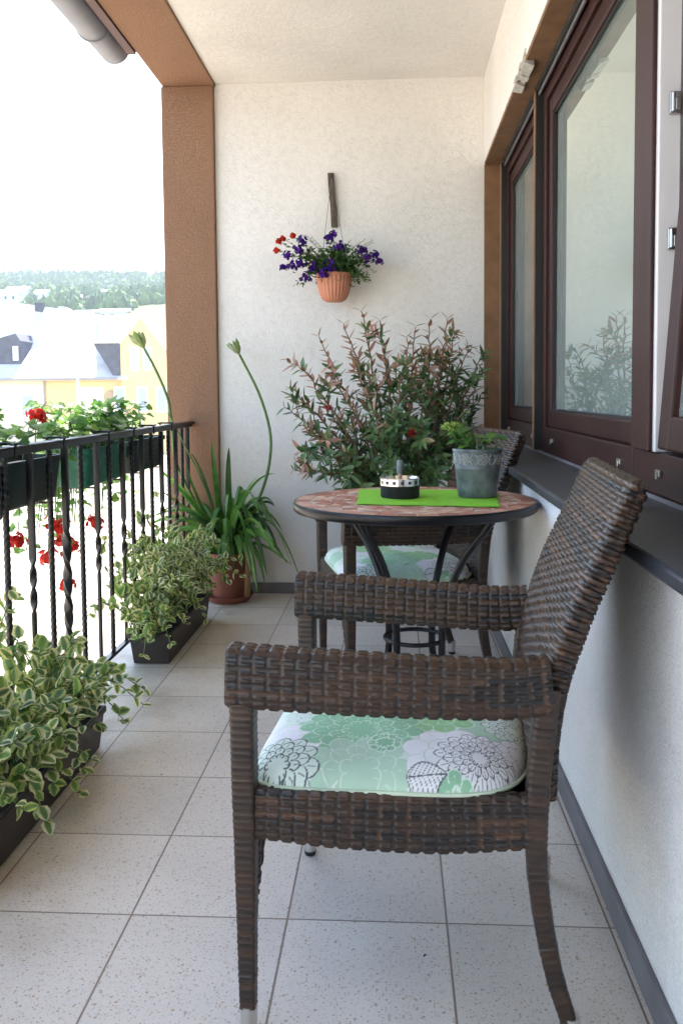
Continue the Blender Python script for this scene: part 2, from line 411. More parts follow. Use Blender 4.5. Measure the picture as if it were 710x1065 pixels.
# the window wall on the right
t = thing('window_wall', (.5, 1, 0), 'white plaster wall along the right side around the maroon windows', 'wall')
m = MB(); m.box(.444, .60, YR, YB - .002, GZ, .79); obj('lower_wall', m, 'white_stucco', t, smooth=False)
m = MB(); m.box(XR, .90, YR, YB - .002, 2.25, CEIL - .001); obj('upper_wall', m, 'white_stucco', t, smooth=False)
m = MB(); m.box(.434, .4435, YR, YB - .016, .001, .068); obj('skirting', m, 'skirting', t, smooth=False, bevel=.002)
m = MB(); m.box(XR + .002, .548, YR, YB - .019, 2.236, 2.2495); obj('lintel_trim', m, 'soffit_brown', t, smooth=False)
def sill(y0, y1, xe):
    m = MB()
    v = [(xe, y0, .785), (.61, y0, .80), (xe, y1, .785), (.61, y1, .80), (xe, y0, .813), (.61, y0, .836), (xe, y1, .813), (.61, y1, .836)]
    m.hexa(v); obj('window_sill', m, 'slate', t, smooth=False, bevel=.007)
sill(YR, 3.05, .394); sill(3.056, YB - .02, .425)
m = MB(); m.box(.569, .574, YR, YB - .03, .826, .8405); obj('sill_seal', m, 'skirting', t, smooth=False)
m = MB()   # chipped plaster on the edge of the lintel
for k in range(15):
    y = 3.36 + random.uniform(-.17, .15); z = 2.247 + random.uniform(-.018, .028); l = random.uniform(.02, .07)
    m.hexa([(XR - .006, y - l, z - .004), (XR + .03, y - l * .7, z - .016), (XR - .004, y + l, z - .006), (XR + .03, y + l * .8, z - .016),
            (XR - .003, y - l * .8, z + .006), (XR + .03, y - l * .6, z + .006), (XR - .002, y + l * .7, z + .004), (XR + .03, y + l, z + .007)])
obj('plaster_patch', m, 'plaster_white', t, smooth=False)
m = MB(); m.box(.5485, .556, YB - .020, YB - .010, .84, 2.235); obj('jamb_seal', m, 'plaster_white', t, smooth=False)
# room behind the glass
m = MB()
for b in ((.9, 4.0, YR, YR + .1, 0, 2.6), (.9, 4.0, YB - .1, YB, 0, 2.6), (4.0, 4.1, YR, YB, 0, 2.6), (.7, 4.0, YR, YB, -.1, .0), (.9, 4.0, YR, YB, 2.45, 2.6)): m.box(*b)
struct('room_wall', m, 'room_paint', smooth=False)

def curtain(ya, yb, label):
    m = MB(); ny_, nz_ = 260, 8; P = np.zeros((nz_, ny_, 3)); yy = np.linspace(ya, yb, ny_)
    for i, z in enumerate(np.linspace(.12, 2.42, nz_)):
        P[i] = np.stack([.70 + .018 * np.sin(yy * 62 + .8 * np.sin(yy * 9)) + .008 * np.sin(yy * 140), yy, np.full(ny_, z)], 1)
    m.grid(P); tag(obj('curtain', m, 'curtain_cloth'), label, 'curtain', 'curtains behind the windows')
simple('curtain_cloth', (.88, .91, .89), .9, trans=.35, var=.04)
curtain(3.56, 4.5, 'pale curtain behind the far maroon window')
curtain(2.15, 3.44, 'pale pleated curtain behind the closed window beside the mullion')
# ---------------------------------------------------------------- windows
FX, GX = .578, .610       # frame front, glass
ZB, ZT = .840, 2.30
def frame_ring(m, x0, x1, y0, y1, z0, z1, wy, wz0, wz1):
    m.box(x0, x1, y0, y0 + wy, z0, z1); m.box(x0, x1, y1 - wy, y1, z0, z1)
    m.box(x0, x1, y0 + wy, y1 - wy, z0, z0 + wz0); m.box(x0, x1, y0 + wy, y1 - wy, z1 - wz1, z1)
def pane(name, parent, x, y0, y1, z0, z1):
    m = MB(); m.box(x, x + .006, y0, y1, z0, z1); return obj(name, m, 'window_glass', parent, smooth=False)
def fixed_window(y0, y1, label):
    t = thing('window', (FX, (y0 + y1) / 2, ZB), label, 'window', 'maroon framed windows')
    m = MB(); m.box(FX, .66, y0, y0 + .055, ZB, ZT); m.box(FX, .66, y1 - .055, y1, ZB, ZT); m.box(FX, .66, y0 + .055, y1 - .055, 2.17, ZT)
    obj('frame', m, 'maroon_frame', t, smooth=False, bevel=.004)
    m = MB(); m.box(FX - .002, .66, y0 + .0555, y1 - .0555, ZB, .935); obj('bottom_rail', m, 'maroon_rail', t, smooth=False, bevel=.004)
    m = MB(); frame_ring(m, FX + .012, .65, y0 + .056, y1 - .056, .9355, 2.169, .062, .062, .062); s = obj('sash', m, 'maroon_frame', t, smooth=False, bevel=.006)
    m = MB(); frame_ring(m, FX + .02, FX + .028, y0 + .1185, y1 - .1185, .998, 2.1065, .007, .007, .007); obj('seal', m, 'black_rubber', s, smooth=False)
    pane('glass_pane', s, GX, y0 + .119, y1 - .119, .9985, 2.106)
    for yy in (y0 + .12 * (y1 - y0), y0 + .82 * (y1 - y0)):
        m = MB(); m.box(FX - .009, FX - .0025, yy - .016, yy + .016, .884, .898); m.box(FX - .012, FX - .0091, yy - .005, yy + .005, .878, .893)
        obj('drain_cap', m, 'steel', t, smooth=False, bevel=.001)
    return t
fixed_window(3.53, YB - .02, 'far narrow-looking maroon window beside the white end wall')
fixed_window(2.098, 3.47, 'closed maroon window reflecting the white end wall and leaves')
# roller shutter guides: mullion between the first two windows, and one in the far corner
for y, lab in ((3.50, 'dark shutter guide post between the two closed maroon windows'), (YB - .045, 'black shutter guide rail in the corner beside the brown window trim')):
    t = thing('shutter_guide', (.56, y, .84), lab, 'shutter guide', 'shutter guides')
    m = MB(); m.box(.552, .62, y - .022, y + .022, .842, 2.232); obj('channel', m, 'black_channel', t, smooth=False)
    m = MB(); m.box(.549, .5515, y - .014, y + .024, .842, 2.232); obj('edge_strip', m, 'soffit_brown', t, smooth=False)
t = thing('roller_shutter', (.565, 1, 2.2), 'rolled up shutter slats in the dark slot above the windows', 'shutter')
m = MB(); m.box(.556, .577, YR, YB - .09, 2.222, 2.2355); obj('slot', m, 'black_channel', t, smooth=False)
m = MB(); m.box(.560, .568, YR, YB - .09, 2.208, 2.2215); obj('bottom_slat', m, 'skirting', t, smooth=False, bevel=.002)
# tilted window nearest the camera
y0, y1 = .55, 2.01
t = thing('window', (FX, 1.3, ZB), 'tilted open maroon window nearest the camera with steel hinges on its white jamb', 'window', 'maroon framed windows')
m = MB(); m.box(.556, .566, 1.955, 2.095, .936, ZT); obj('mullion', m, 'maroon_frame', t, smooth=False, bevel=.004)
m = MB(); m.box(FX - .002, .66, y0, 2.097, ZB, .935); obj('bottom_rail', m, 'maroon_rail', t, smooth=False, bevel=.004)
m = MB(); m.box(FX, .66, y0, y0 + .06, .936, ZT); m.box(FX, .66, y0 + .06, 1.954, 2.17, ZT); obj('frame', m, 'maroon_frame', t, smooth=False, bevel=.004)
m = MB(); m.box(.5665, .80, 1.940, 1.9545, .936, 2.169); m.box(.5665, .80, 1.955, 2.095, .936, 2.3); j = obj('jamb', m, 'white_plastic', t, smooth=False, bevel=.003)
m = MB(); m.box(.6105, .613, 1.934, 1.9395, .936, 2.169); obj('jamb_groove', m, 'skirting', j, smooth=False)
for z in (1.68, 1.395):
    m = MB(); m.box(.586, .610, 1.930, 1.9395, z - .023, z + .023); m.box(.596, .606, 1.920, 1.9295, z - .018, z + .006); m.tube([(.592, 1.926, z - .02), (.592, 1.926, z + .02)], .004)
    obj('hinge', m, 'steel', j, smooth=False, bevel=.001)
lean = rad(4.2)
def lx(p):   # tilt about the bottom edge (x=.60, z=.94)
    v = np.array(p, float); x = v[:, 0] - .58; z = v[:, 2] - .94
    v[:, 0] = .58 + x * math.cos(lean) + z * math.sin(lean); v[:, 2] = .94 - x * math.sin(lean) + z * math.cos(lean); return v
m = MB(); frame_ring(m, .560, .610, y0 + .07, 1.905, .944, 2.15, .072, .072, .072); m.v = [lx(v) for v in m.v]
s = obj('sash', m, 'maroon_frame', t, smooth=False, bevel=.006)
m = MB(); m.box(.577, .583, y0 + .143, 1.832, 1.017, 2.077); m.v = [lx(v) for v in m.v]; obj('glass_pane', m, 'window_glass', s, smooth=False)
for yy in (1.93, 1.62, 1.2):
    m = MB(); m.box(FX - .009, FX - .0025, yy - .016, yy + .016, .884, .898); m.box(FX - .012, FX - .0091, yy - .005, yy + .005, .878, .893)
    obj('drain_cap', m, 'steel', t, smooth=False, bevel=.001)

# ---------------------------------------------------------------- gutter
t = thing('rain_gutter', (-1.32, 2, 2.65), 'grey half-round metal rain gutter outside the brown beam', 'gutter')
def halfpipe(y0, y1, r, lip):
    m = MB(); n = 18
    an = np.linspace(PI, 2 * PI, n)
    for rr, flip in ((r, False), (r - .003, True)):
        P = np.zeros((2, n, 3))
        for k, y in enumerate((y0, y1)): P[k] = np.stack([-1.325 + rr * np.cos(an), np.full(n, y), 2.725 + rr * np.sin(an)], 1)
        m.grid(P, None, flip=flip)
    m.tube([(-1.325 - r, y0, 2.727), (-1.325 - r, y1, 2.727)], lip, 8)
    return m
g = obj('channel', halfpipe(YR, 3.93, .079, .008), 'gutter_zinc', t)
g2 = obj('end_section', halfpipe(3.90, 4.22, .0725, .007), 'gutter_zinc', t)
m = MB(); m.tube([(-1.325 + .080 * math.cos(a), 3.925, 2.725 + .080 * math.sin(a)) for a in np.linspace(PI, 2 * PI, 24)], .006, 6); obj('collar', m, 'gutter_zinc', t)
m = MB(); an = np.linspace(PI, 2 * PI, 18)
m.add([(-1.325, 4.22, 2.727)] + [(-1.325 + .0725 * math.cos(a), 4.22, 2.725 + .0725 * math.sin(a)) for a in an], [(0, i, i + 1) for i in range(1, 18)])
obj('end_cap', m, 'gutter_zinc', g2)
m = MB(); m.box(-1.236, -1.1985, YR, 4.14, CEIL - .02, CEIL + .2); tag(obj('fascia_board', m, 'dark_fascia', smooth=False), 'dark fascia strip between the gutter and the brown beam', 'fascia')
m = MB(); m.hexa([(-1.40, YR, 2.83), (.9, YR, 3.3), (-1.40, 4.2, 2.83), (.9, 4.2, 3.3), (-1.40, YR, 2.87), (.9, YR, 3.35), (-1.40, 4.2, 2.87), (.9, 4.2, 3.35)])
tag(obj('eaves_roof', m, 'roof_brown', smooth=False), 'roof edge of the house above the gutter and balcony', 'roof')

# ---------------------------------------------------------------- railing
RX = -1.077
t = thing('balcony_railing', (RX, 1, 0), 'black wrought iron balcony railing with twisted bars', 'railing')
m = MB(); m.box(RX - .021, RX + .021, YR, YB - .031, .921, .930); obj('handrail', m, 'iron', t, smooth=False, bevel=.003)
m = MB(); m.box(RX - .006, RX + .006, YR, YB - .031, .9015, .9205); m.box(RX - .012, RX + .012, YR, YB - .031, .075, .088); obj('crossbar', m, 'iron', t, smooth=False, bevel=.002)
def bar(y, kind, parent):
    zs = np.linspace(.0885, .9010, 150)
    if kind == 'twist': hw = np.array([.0075, .0075]); rate = 2 * PI / .085; ang = (zs - .09) * rate; sz = np.tile(hw, (len(zs), 1))
    elif kind == 'flat':
        sz = np.tile([.0105, .0050], (len(zs), 1)); ang = np.clip((zs - .42) / .17, 0, 1) * 2.5 * PI
    else:
        sz = np.tile([.0135, .009], (len(zs), 1)); ang = np.clip((.64 - zs) / .11, 0, 6) * PI
    P = np.zeros((len(zs), 8, 3))
    cor = np.array([(-1, -.8), (-.8, -1), (.8, -1), (1, -.8), (1, .8), (.8, 1), (-.8, 1), (-1, .8)])
    for i, z in enumerate(zs):
        q = cor * sz[i]; c, s = math.cos(ang[i]), math.sin(ang[i])
        P[i, :, 0] = RX + q[:, 1] * c - q[:, 0] * s; P[i, :, 1] = y + q[:, 1] * s + q[:, 0] * c; P[i, :, 2] = z
    m = MB(); m.grid(P, None, wrap=True); return obj('baluster' if kind != 'post' else 'post', m, 'iron', parent)
BY = [2.352, 2.521, 2.666, 2.794, 2.938, 3.099, 3.238, 3.402, 3.529, 3.667, 3.815, 3.983, 4.113, 4.25, 4.38, 4.50]
kinds = ['twist', 'flat', 'twist', 'post', 'twist', 'flat', 'twist', 'flat', 'twist', 'flat', 'twist', 'flat', 'twist', 'flat', 'twist', 'flat']
for y, k in zip(BY, kinds): bar(y, k, t)
y = 2.352
for k in range(14):
    y -= .146; bar(y, ('flat', 'twist')[k % 2], t)

# ---------------------------------------------------------------- leaves
def leaf(mb, p, d, n, Ln, W, shape='lance', droop=0., fold=.25, c_mid=(.05, .1, .03), c_edge=None, na=5, nb=3, twist=0., wavy=0.):
    d = np.asarray(d, float); d = d / (np.linalg.norm(d) + 1e-9)
    n = np.asarray(n, float); n = n - d * (n @ d); ln = np.linalg.norm(n)
    if ln < 1e-4: n = np.cross(d, (.3, .5, .81)); ln = np.linalg.norm(n)
    n = n / ln; b = np.cross(d, n)
    t = np.linspace(0, 1, na + 1)
    if shape == 'lance': wd = np.sin(PI * t ** .8) ** .8 * (1 - .15 * t)
    elif shape == 'round': wd = np.sqrt(np.clip(1 - (2 * t - 1) ** 2, 0, 1)) ** .8
    elif shape == 'oval': wd = np.sin(PI * t ** .75) ** .7
    elif shape == 'fan': wd = np.array([0.15 + 1.1 * math.sin(PI * min(1, x * 1.05) ** .8) for x in t]); wd[-1] = .55
    else: wd = np.clip(1 - t ** 4, 0, 1) * (.75 + .25 * np.sin(PI * t))
    wd = np.maximum(wd, .02)
    sgn = np.linspace(-1, 1, nb)
    P = np.zeros((na + 1, nb, 3)); C = np.zeros((na + 1, nb, 3))
    c_mid = np.asarray(c_mid); c_e = c_mid if c_edge is None else np.asarray(c_edge)
    for i, tt in enumerate(t):
        ang = droop * tt
        dd = d * math.cos(ang) - n * math.sin(ang); nn = n * math.cos(ang) + d * math.sin(ang)
        if i == 0: ctr = np.asarray(p, float)
        else: ctr = ctr + dd * Ln / na
        a = twist * tt; bb = b * math.cos(a) + nn * math.sin(a); n2 = nn * math.cos(a) - b * math.sin(a)
        for j, sg in enumerate(sgn):
            wob = 1 + (wavy * math.sin(i * 2.4 + j * 1.7 + p[0] * 40) if wavy else 0)
            P[i, j] = ctr + bb * sg * W * .5 * wd[i] * wob + n2 * abs(sg) * fold * W * .5 * wd[i]
            e = abs(sg) if nb > 2 else 0
            tip = max(0, (tt - .86) / .14) if c_edge is not None else 0
            k = 1. if (c_edge is not None and (e > .66 or tip > .5)) else 0.
            C[i, j] = c_mid * (1 - k) + c_e * k
    mb.grid(P, C)
def rdir(zlo=-1, zhi=1):
    z = random.uniform(zlo, zhi); a = random.uniform(0, 2 * PI); r = math.sqrt(max(0, 1 - z * z))
    return np.array([r * math.cos(a), r * math.sin(a), z])
def jit(c, k=.25):
    f = random.uniform(1 - k, 1 + k); g = random.uniform(.93, 1.07)
    return np.array([c[0] * f * g, c[1] * f, c[2] * f / g])
def floret(mb, p, n, R, col, np_=5, eye=None):
    n = n / np.linalg.norm(n); a = np.cross(n, rdir()); a /= np.linalg.norm(a) + 1e-9; b = np.cross(n, a)
    for k in range(np_):
        th = 2 * PI * k / np_; d = a * math.cos(th) + b * math.sin(th)
        leaf(mb, p, d + n * .35, n, R, R * .95, 'round', droop=.4, fold=.08, c_mid=jit(col, .18), na=3, nb=3)
def branch_pts(a, b, sag, n=10, wig=.01):
    a = np.asarray(a, float); b = np.asarray(b, float); t = np.linspace(0, 1, n)[:, None]
    p = a + (b - a) * t; p[:, 2] += sag * np.sin(PI * t[:, 0]); p[1:-1] += np.random.default_rng(random.randint(0, 9999)).normal(0, wig, (n - 2, 3)); return p

# ---------------------------------------------------------------- floor troughs with variegated plants
def trough(y0, y1, label):
    x0, x1 = -1.055, -.880
    t = thing('planter_trough', ((x0 + x1) / 2, (y0 + y1) / 2, 0), label, 'planter', 'dark troughs on the floor')
    ins = .016; th = .006; H = .128
    m = MB()
    def ring(z, g): return [(x0 + g, y0 + g, z), (x1 - g, y0 + g, z), (x1 - g, y1 - g, z), (x0 + g, y1 - g, z)]
    lay = [ring(.004, ins), ring(.108, .004), ring(.108, -.002), ring(H, -.002), ring(H, .008), ring(.02, ins + .012)]
    P = np.array(lay); m.grid(P, None, wrap=True)
    m.add(ring(.004, ins), [(3, 2, 1, 0)])
    obj('box', m, 'trough_plastic', t, smooth=False, bevel=.003)
    m = MB(); nx, ny = 10, 50
    P = np.zeros((ny, nx, 3))
    for i in range(ny):
        for j in range(nx):
            P[i, j] = (x0 + .012 + (x1 - x0 - .024) * j / (nx - 1), y0 + .012 + (y1 - y0 - .024) * i / (ny - 1), .095 + random.uniform(-.006, .008))
    m.grid(P, None, flip=True); obj('soil', m, 'soil', t)
    return t
trough(1.70, 2.56, 'near dark brown trough on the tiles holding variegated leaves')
trough(3.35, 4.09, 'far dark brown trough on the tiles between the railing and the terracotta pot')
GRN = (.13, .24, .07); CRM = (.72, .72, .34)
def variegated(x0, x1, y0, y1, z0, sprigs, label, hi, lean, seed, Lr=(.034, .058), climbers=0, trails=()):
    random.seed(seed)
    t = thing('variegated_plant', ((x0 + x1) / 2, (y0 + y1) / 2, z0), label, 'plant', 'variegated plants in the troughs')
    ml, ms = MB(), MB()
    for k in range(sprigs + climbers + len(trails)):
        climb = sprigs <= k < sprigs + climbers
        a = np.array([random.uniform(x0 + .03, x1 - .07), random.uniform(y0 + .03, y1 - .03), z0])
        Ls = random.uniform(.14, .36); h = random.uniform(.25, 1.) ** .8 * hi
        az = random.uniform(-PI, PI)
        d = np.array([math.cos(az) * .75 + lean[0] * random.random(), math.sin(az) * .8 + lean[1], 0])
        top = a + np.array([d[0] * Ls * .55, d[1] * Ls * .7, h])
        top[0] = min(top[0], x1 + .05 + .10 * random.random() ** 3)
        end = top + np.array([d[0] * .07, d[1] * .07, -random.uniform(0, .08)])
        if climb:
            a[0] = x0 + .03; top = a + np.array([-random.uniform(.02, .12), random.uniform(-.1, .25), random.uniform(.22, .38)]); end = top + np.array([random.uniform(-.05, .02), random.uniform(-.02, .08), random.uniform(.02, .1)])
        if k >= sprigs + climbers:
            end = np.array(trails[k - sprigs - climbers]); a[:2] = end[:2] + (a[:2] - end[:2]) * .45 if abs(a[1] - end[1]) < .25 else (x1 - .06, min(max(end[1] - .08, y0 + .05), y1 - .05)); top = (a + end) / 2 + np.array([0, 0, .10])
        pts = smooth_path([a, a * .6 + top * .4 + np.array([0, 0, .04]), top, end], 12)
        ms.tube(pts, np.linspace(.0028, .0013, 12), 5)
        for i in range(2, 12):
            for sd in (-1, 1):
                if random.random() < (.5 if climb else .15): continue
                tg = pts[min(i + 1, 11)] - pts[i - 1]; tg /= np.linalg.norm(tg)
                sv = np.cross(tg, (0, 0, 1)) if i % 2 else np.cross(np.cross(tg, (0, 0, 1)), tg)
                dd = sv * sd + tg * .5 + np.array([.15, -.2, .25]) + rdir() * .35
                nn = np.array([.15, -.35, 1.]) + rdir() * .45
                ll = random.uniform(*Lr) * (1.05 - .04 * i)
                cm = jit(random.choice([GRN, (.17, .29, .07), (.11, .20, .09)]), .25); ce = jit(random.choice([CRM, (.78, .78, .50), (.46, .58, .18)]), .15)
                leaf(ml, pts[i], dd, nn, ll, ll * random.uniform(.72, .9), 'oval', droop=random.uniform(.1, .7), fold=random.uniform(-.1, .3), c_mid=cm, c_edge=ce, na=7, nb=7, wavy=.10)
    obj('stems', ms, 'green_stem', t); obj('leaves', ml, 'leaf', t)
    return t
variegated(-1.05, -.885, 1.66, 2.56, .10, 54, 'cream-edged variegated plant spilling over the near trough', .26, (.15, .10), 21, (.038, .064), 18, ((-.80, 2.70, .13), (-.83, 2.78, .05), (-.82, 2.20, .09), (-.80, 2.12, .06), (-.84, 2.05, .12), (-.78, 2.16, .13), (-.84, 2.42, .10), (-.80, 1.9, .10)))
variegated(-1.05, -.885, 3.28, 4.09, .10, 96, 'cream-edged variegated plant bushing over the far trough', .36, (.12, -.12), 33, (.034, .060), 14, ((-.84, 3.18, .14), (-.92, 3.10, .12), (-.86, 3.24, .22), (-.80, 3.6, .12), (-.74, 4.12, .20), (-.72, 4.18, .26), (-.95, 3.05, .20)))

# ---------------------------------------------------------------- window boxes and geraniums on the railing
def flower_box(y0, y1, mat, label, hooks):
    xa, xb, z0, z1 = -1.245, -1.098, .735, .878
    t = thing('flower_box', ((xa + xb) / 2, (y0 + y1) / 2, z0), label, 'flower box', 'flower boxes hung on the railing')
    m = MB()
    def ring(z, g):
        r = .03; q = []
        for cx, cy, a0 in ((xb - g - r, y0 + g + r, -PI / 2), (xb - g - r, y1 - g - r, 0), (xa + g + r, y1 - g - r, PI / 2), (xa + g + r, y0 + g + r, PI)):
            for k in range(5): q.append((cx + r * math.cos(a0 + k * PI / 8), cy + r * math.sin(a0 + k * PI / 8), z))
        return q
    P = np.array([ring(z0, .022), ring(z0 + .008, .014), ring(z1 - .02, .003), ring(z1 - .019, -.003), ring(z1, -.003), ring(z1, .006), ring(z0 + .02, .02)])
    m.grid(P, None, wrap=True); n = P.shape[1]; m.add(ring(z0, .022), [tuple(range(n))[::-1]])
    obj('box', m, mat, t)
    m = MB(); q = ring(z1 - .02, .008); m.add(q, [tuple(range(n))]); obj('soil', m, 'soil', t, smooth=False)
    for hy in hooks:
        m = MB()
        pth = [(RX + .030, hy, .90), (RX + .030, hy, .938), (RX - .026, hy, .938), (-1.098 + .003, hy, .80), (-1.098 + .003, hy, z0 - .006), (xa, hy, z0 - .006)]
        for a, b in zip(pth[:-1], pth[1:]):
            m.tube([a, b], .0042, 6)
        m.tube([(RX + .030, hy - .03, .938), (RX + .030, hy + .03, .938)], .0042, 6); m.tube([(RX - .026, hy - .03, .938), (RX - .026, hy + .03, .938)], .0042, 6)
        obj('hanger', m, 'iron', t)
    return t
flower_box(2.02, 2.84, 'box_green_dark', 'near dark green flower box hung outside the railing', (2.36, 2.72))
flower_box(3.08, 3.57, 'box_green', 'bright green flower box hung in the middle of the railing', (3.16, 3.47))
flower_box(3.66, 4.15, 'box_green_dark', 'far dark green flower box hung near the brown pillar', (3.76, 4.07))
GER = [(.15, .31, .05), (.11, .24, .045), (.21, .38, .07)]
RED = (.62, .030, .018)
def geranium(y0, y1, label, nup, ndown, heads, hangs, seed):
    random.seed(seed)
    t = thing('geranium', (-1.17, (y0 + y1) / 2, .86), label, 'plant', 'geraniums in the flower boxes')
    ml, ms, mf = MB(), MB(), None
    for k in range(nup + ndown):
        a = np.array([random.uniform(-1.24, -1.14), random.uniform(y0, y1), .865])
        if k < nup: e = a + np.array([random.gauss(-.02, .07), random.gauss(0, .06), random.uniform(.03, .17)])
        else: e = a + np.array([-random.uniform(.06, .14), random.gauss(0, .06), -random.uniform(.10, .38)])
        mid = (a + e) / 2 + np.array([-.03 if k >= nup else 0, 0, .05])
        pts = smooth_path([a, mid, e], 8); ms.tube(pts, np.linspace(.004, .002, 8), 5)
        for i in range(2, 8):
            for rep in range(2 if random.random() < .55 else 1):
                d = rdir(-.3, .7) + np.array([0, 0, .15]); pet = pts[i] + d * random.uniform(.02, .05)
                ms.tube([pts[i], pet], .0012, 4)
                ll = random.uniform(.024, .040)
                nn = np.array([.2, -.3, 1]) + rdir() * .6
                leaf(ml, pet, np.array([d[0], d[1], -.1]), nn, ll, ll * 1.15, 'fan', droop=.5, fold=.22, c_mid=jit(random.choice(GER), .2), na=5, nb=5, wavy=.08)
    obj('stems', ms, 'green_stem', t); obj('leaves', ml, 'leaf', t)
    for (x, y, z, R) in heads + hangs:
        mf = MB(); c = np.array([x, y, z])
        for k in range(34):
            n = rdir(-.7, 1); floret(mf, c + n * R * random.uniform(.3, 1.2), n + rdir() * .4, .0125, random.choice([RED, (.72, .07, .05), (.50, .02, .015)]))
        o = obj('flower_head', mf, 'petal', t)
        m2 = MB(); m2.tube(smooth_path([(-1.17, y + .04, .88), ((x - 1.17) / 2, y + .02, max(z, .88) * .5 + .47), (x, y, z - R * .4)], 8), .002, 5); obj('stalk', m2, 'green_stem', o)
    return t
geranium(2.22, 2.56, 'geranium in the near dark green box with red flowers hanging below', 24, 8, [], [(-1.22, 2.74, .60, .03), (-1.25, 2.60, .44, .026)], 5)
geranium(3.02, 3.62, 'large bushy geranium in the bright green box with one red head on top', 40, 22, [(-1.14, 2.74, 1.005, .030)], [(-1.20, 3.02, .60, .045), (-1.23, 3.14, .53, .04), (-1.24, 3.2, .36, .028), (-1.22, 2.98, .50, .04), (-1.2, 3.42, .56, .03), (-1.25, 3.3, .48, .03)], 9)
geranium(3.68, 4.12, 'small geranium in the far dark green box by the pillar', 9, 3, [], [], 15)

# ---------------------------------------------------------------- agapanthus
PX, PY = -.862, 4.455
t = thing('plant_saucer', (PX, PY, 0), 'round terracotta saucer under the pot by the pillar', 'saucer')
m = MB(); m.lathe([(0, .002), (.105, .002), (.128, .034), (.121, .034), (.100, .012), (0, .012)], c=(PX, PY, 0)); obj('dish', m, 'terracotta', t)
def flowerpot(x, y, z, r0, r1, h, label, mat, soil=True):
    t = thing('flower_pot', (x, y, z), label, 'flower pot')
    m = MB(); m.lathe([(0, 0), (r0, 0), (r1 - .012, h * .80), (r1 - .012, h * .81), (r1, h * .815), (r1, h), (r1 - .014, h), (r1 - .018, h * .85), (0, h * .85)], c=(x, y, z))
    p = obj('pot', m, mat, t)
    m = MB(); m.lathe([(r1 - .017, h * .88), (r1 * .5, h * .895), (0, h * .90)], c=(x, y, z)); obj('soil', m, 'soil', t)
    return t
flowerpot(PX, PY, .013, .078, .118, .245, 'terracotta pot in the corner holding the strap-leaved lily', 'terracotta')
random.seed(40)
t = thing('agapanthus', (PX, PY, .23), 'strap-leaved lily with tall budding stalks in the corner by the pillar', 'plant')
ml = MB()
AG = [(.075, .19, .035), (.10, .25, .05), (.055, .14, .035), (.14, .31, .06)]
def strap(base, ctrl, end, W, col, n=14):
    a, b, c = map(lambda q: np.asarray(q, float), (base, ctrl, end))
    tt = np.linspace(0, 1, n)[:, None]; pts = a * (1 - tt) ** 2 + 2 * b * tt * (1 - tt) + c * tt ** 2
    T = np.gradient(pts, axis=0); T /= np.linalg.norm(T, axis=1)[:, None]
    side = np.cross(T, np.array([0, 0, 1.]) + .001); side /= np.linalg.norm(side, axis=1)[:, None] + 1e-9
    hz = c - a; hz = np.array([-hz[1], hz[0], 0]); hz /= np.linalg.norm(hz) + 1e-9
    nrm = np.cross(hz, T); ro = random.uniform(-1.1, 1.1)
    hz = hz * math.cos(ro) + nrm * math.sin(ro); nrm = np.cross(hz, T)
    wv = np.sin(PI * np.clip(tt * .86 + .14, 0, 1)) ** .55 * W * .5; wv[-1] = .001
    P = np.stack([pts - hz * wv + nrm * wv * .5, pts, pts + hz * wv + nrm * wv * .5], 1)
    cc = np.tile(np.asarray(col), (n, 3, 1)); cc[:, 1] *= 1.15; ml.grid(P, cc)
for k in range(58):
    az = random.uniform(0, 2 * PI) if k < 40 else random.uniform(-PI * .75, -.1)
    Lr = random.uniform(.16, .38); hh = random.uniform(.10, .36)
    d = np.array([math.cos(az), math.sin(az), 0]); b = np.array([PX, PY, .235]) + d * random.uniform(.01, .05)
    e = b + d * Lr; droop = random.random()
    e[2] = .25 + hh * (.9 - 1.6 * droop)
    e[1] = min(e[1], YB - .05)
    c = b + d * Lr * random.uniform(.35, .6) + np.array([0, 0, hh * random.uniform(.9, 1.6) + .05])
    c[1] = min(c[1], YB - .05)
    strap(b, c, e, random.uniform(.026, .046), jit(random.choice(AG), .2))
# leaves traced by character: two long ones arching to the right, two hanging over the rim
B0 = np.array([PX, PY, .24])
for ctrl, end, W in (((-.72, 4.42, .74), (-.62, 4.40, .40), .022), ((-.70, 4.40, .62), (-.59, 4.36, .28), .024), ((-.70, 4.38, .44), (-.655, 4.34, .10), .03), ((-.74, 4.40, .48), (-.70, 4.36, .06), .02), ((-.78, 4.46, .66), (-.62, 4.48, .66), .016),
                     ((-1.03, 4.36, .60), (-1.12, 4.33, .62), .04), ((-.95, 4.33, .60), (-1.22, 4.28, .46), .03), ((-.86, 4.40, .60), (-.84, 4.40, .80), .036), ((-.92, 4.42, .62), (-.93, 4.42, .83), .03), ((-1.0, 4.40, .50), (-1.05, 4.36, .72), .042), ((-1.02, 4.30, .52), (-1.16, 4.25, .60), .046), ((-.98, 4.28, .56), (-1.10, 4.2, .42), .045), ((-.94, 4.36, .70), (-1.02, 4.33, .78), .046), ((-1.04, 4.35, .62), (-1.18, 4.30, .70), .044), ((-.95, 4.30, .50), (-1.02, 4.2, .50), .045), ((-.84, 4.32, .55), (-.74, 4.24, .52), .04), ((-.80, 4.36, .58), (-.68, 4.32, .66), .036)):
    strap(B0 + rdir() * .02, ctrl, end, W, jit(random.choice(AG), .15))
obj('leaves', ml, 'leaf_gloss', t)
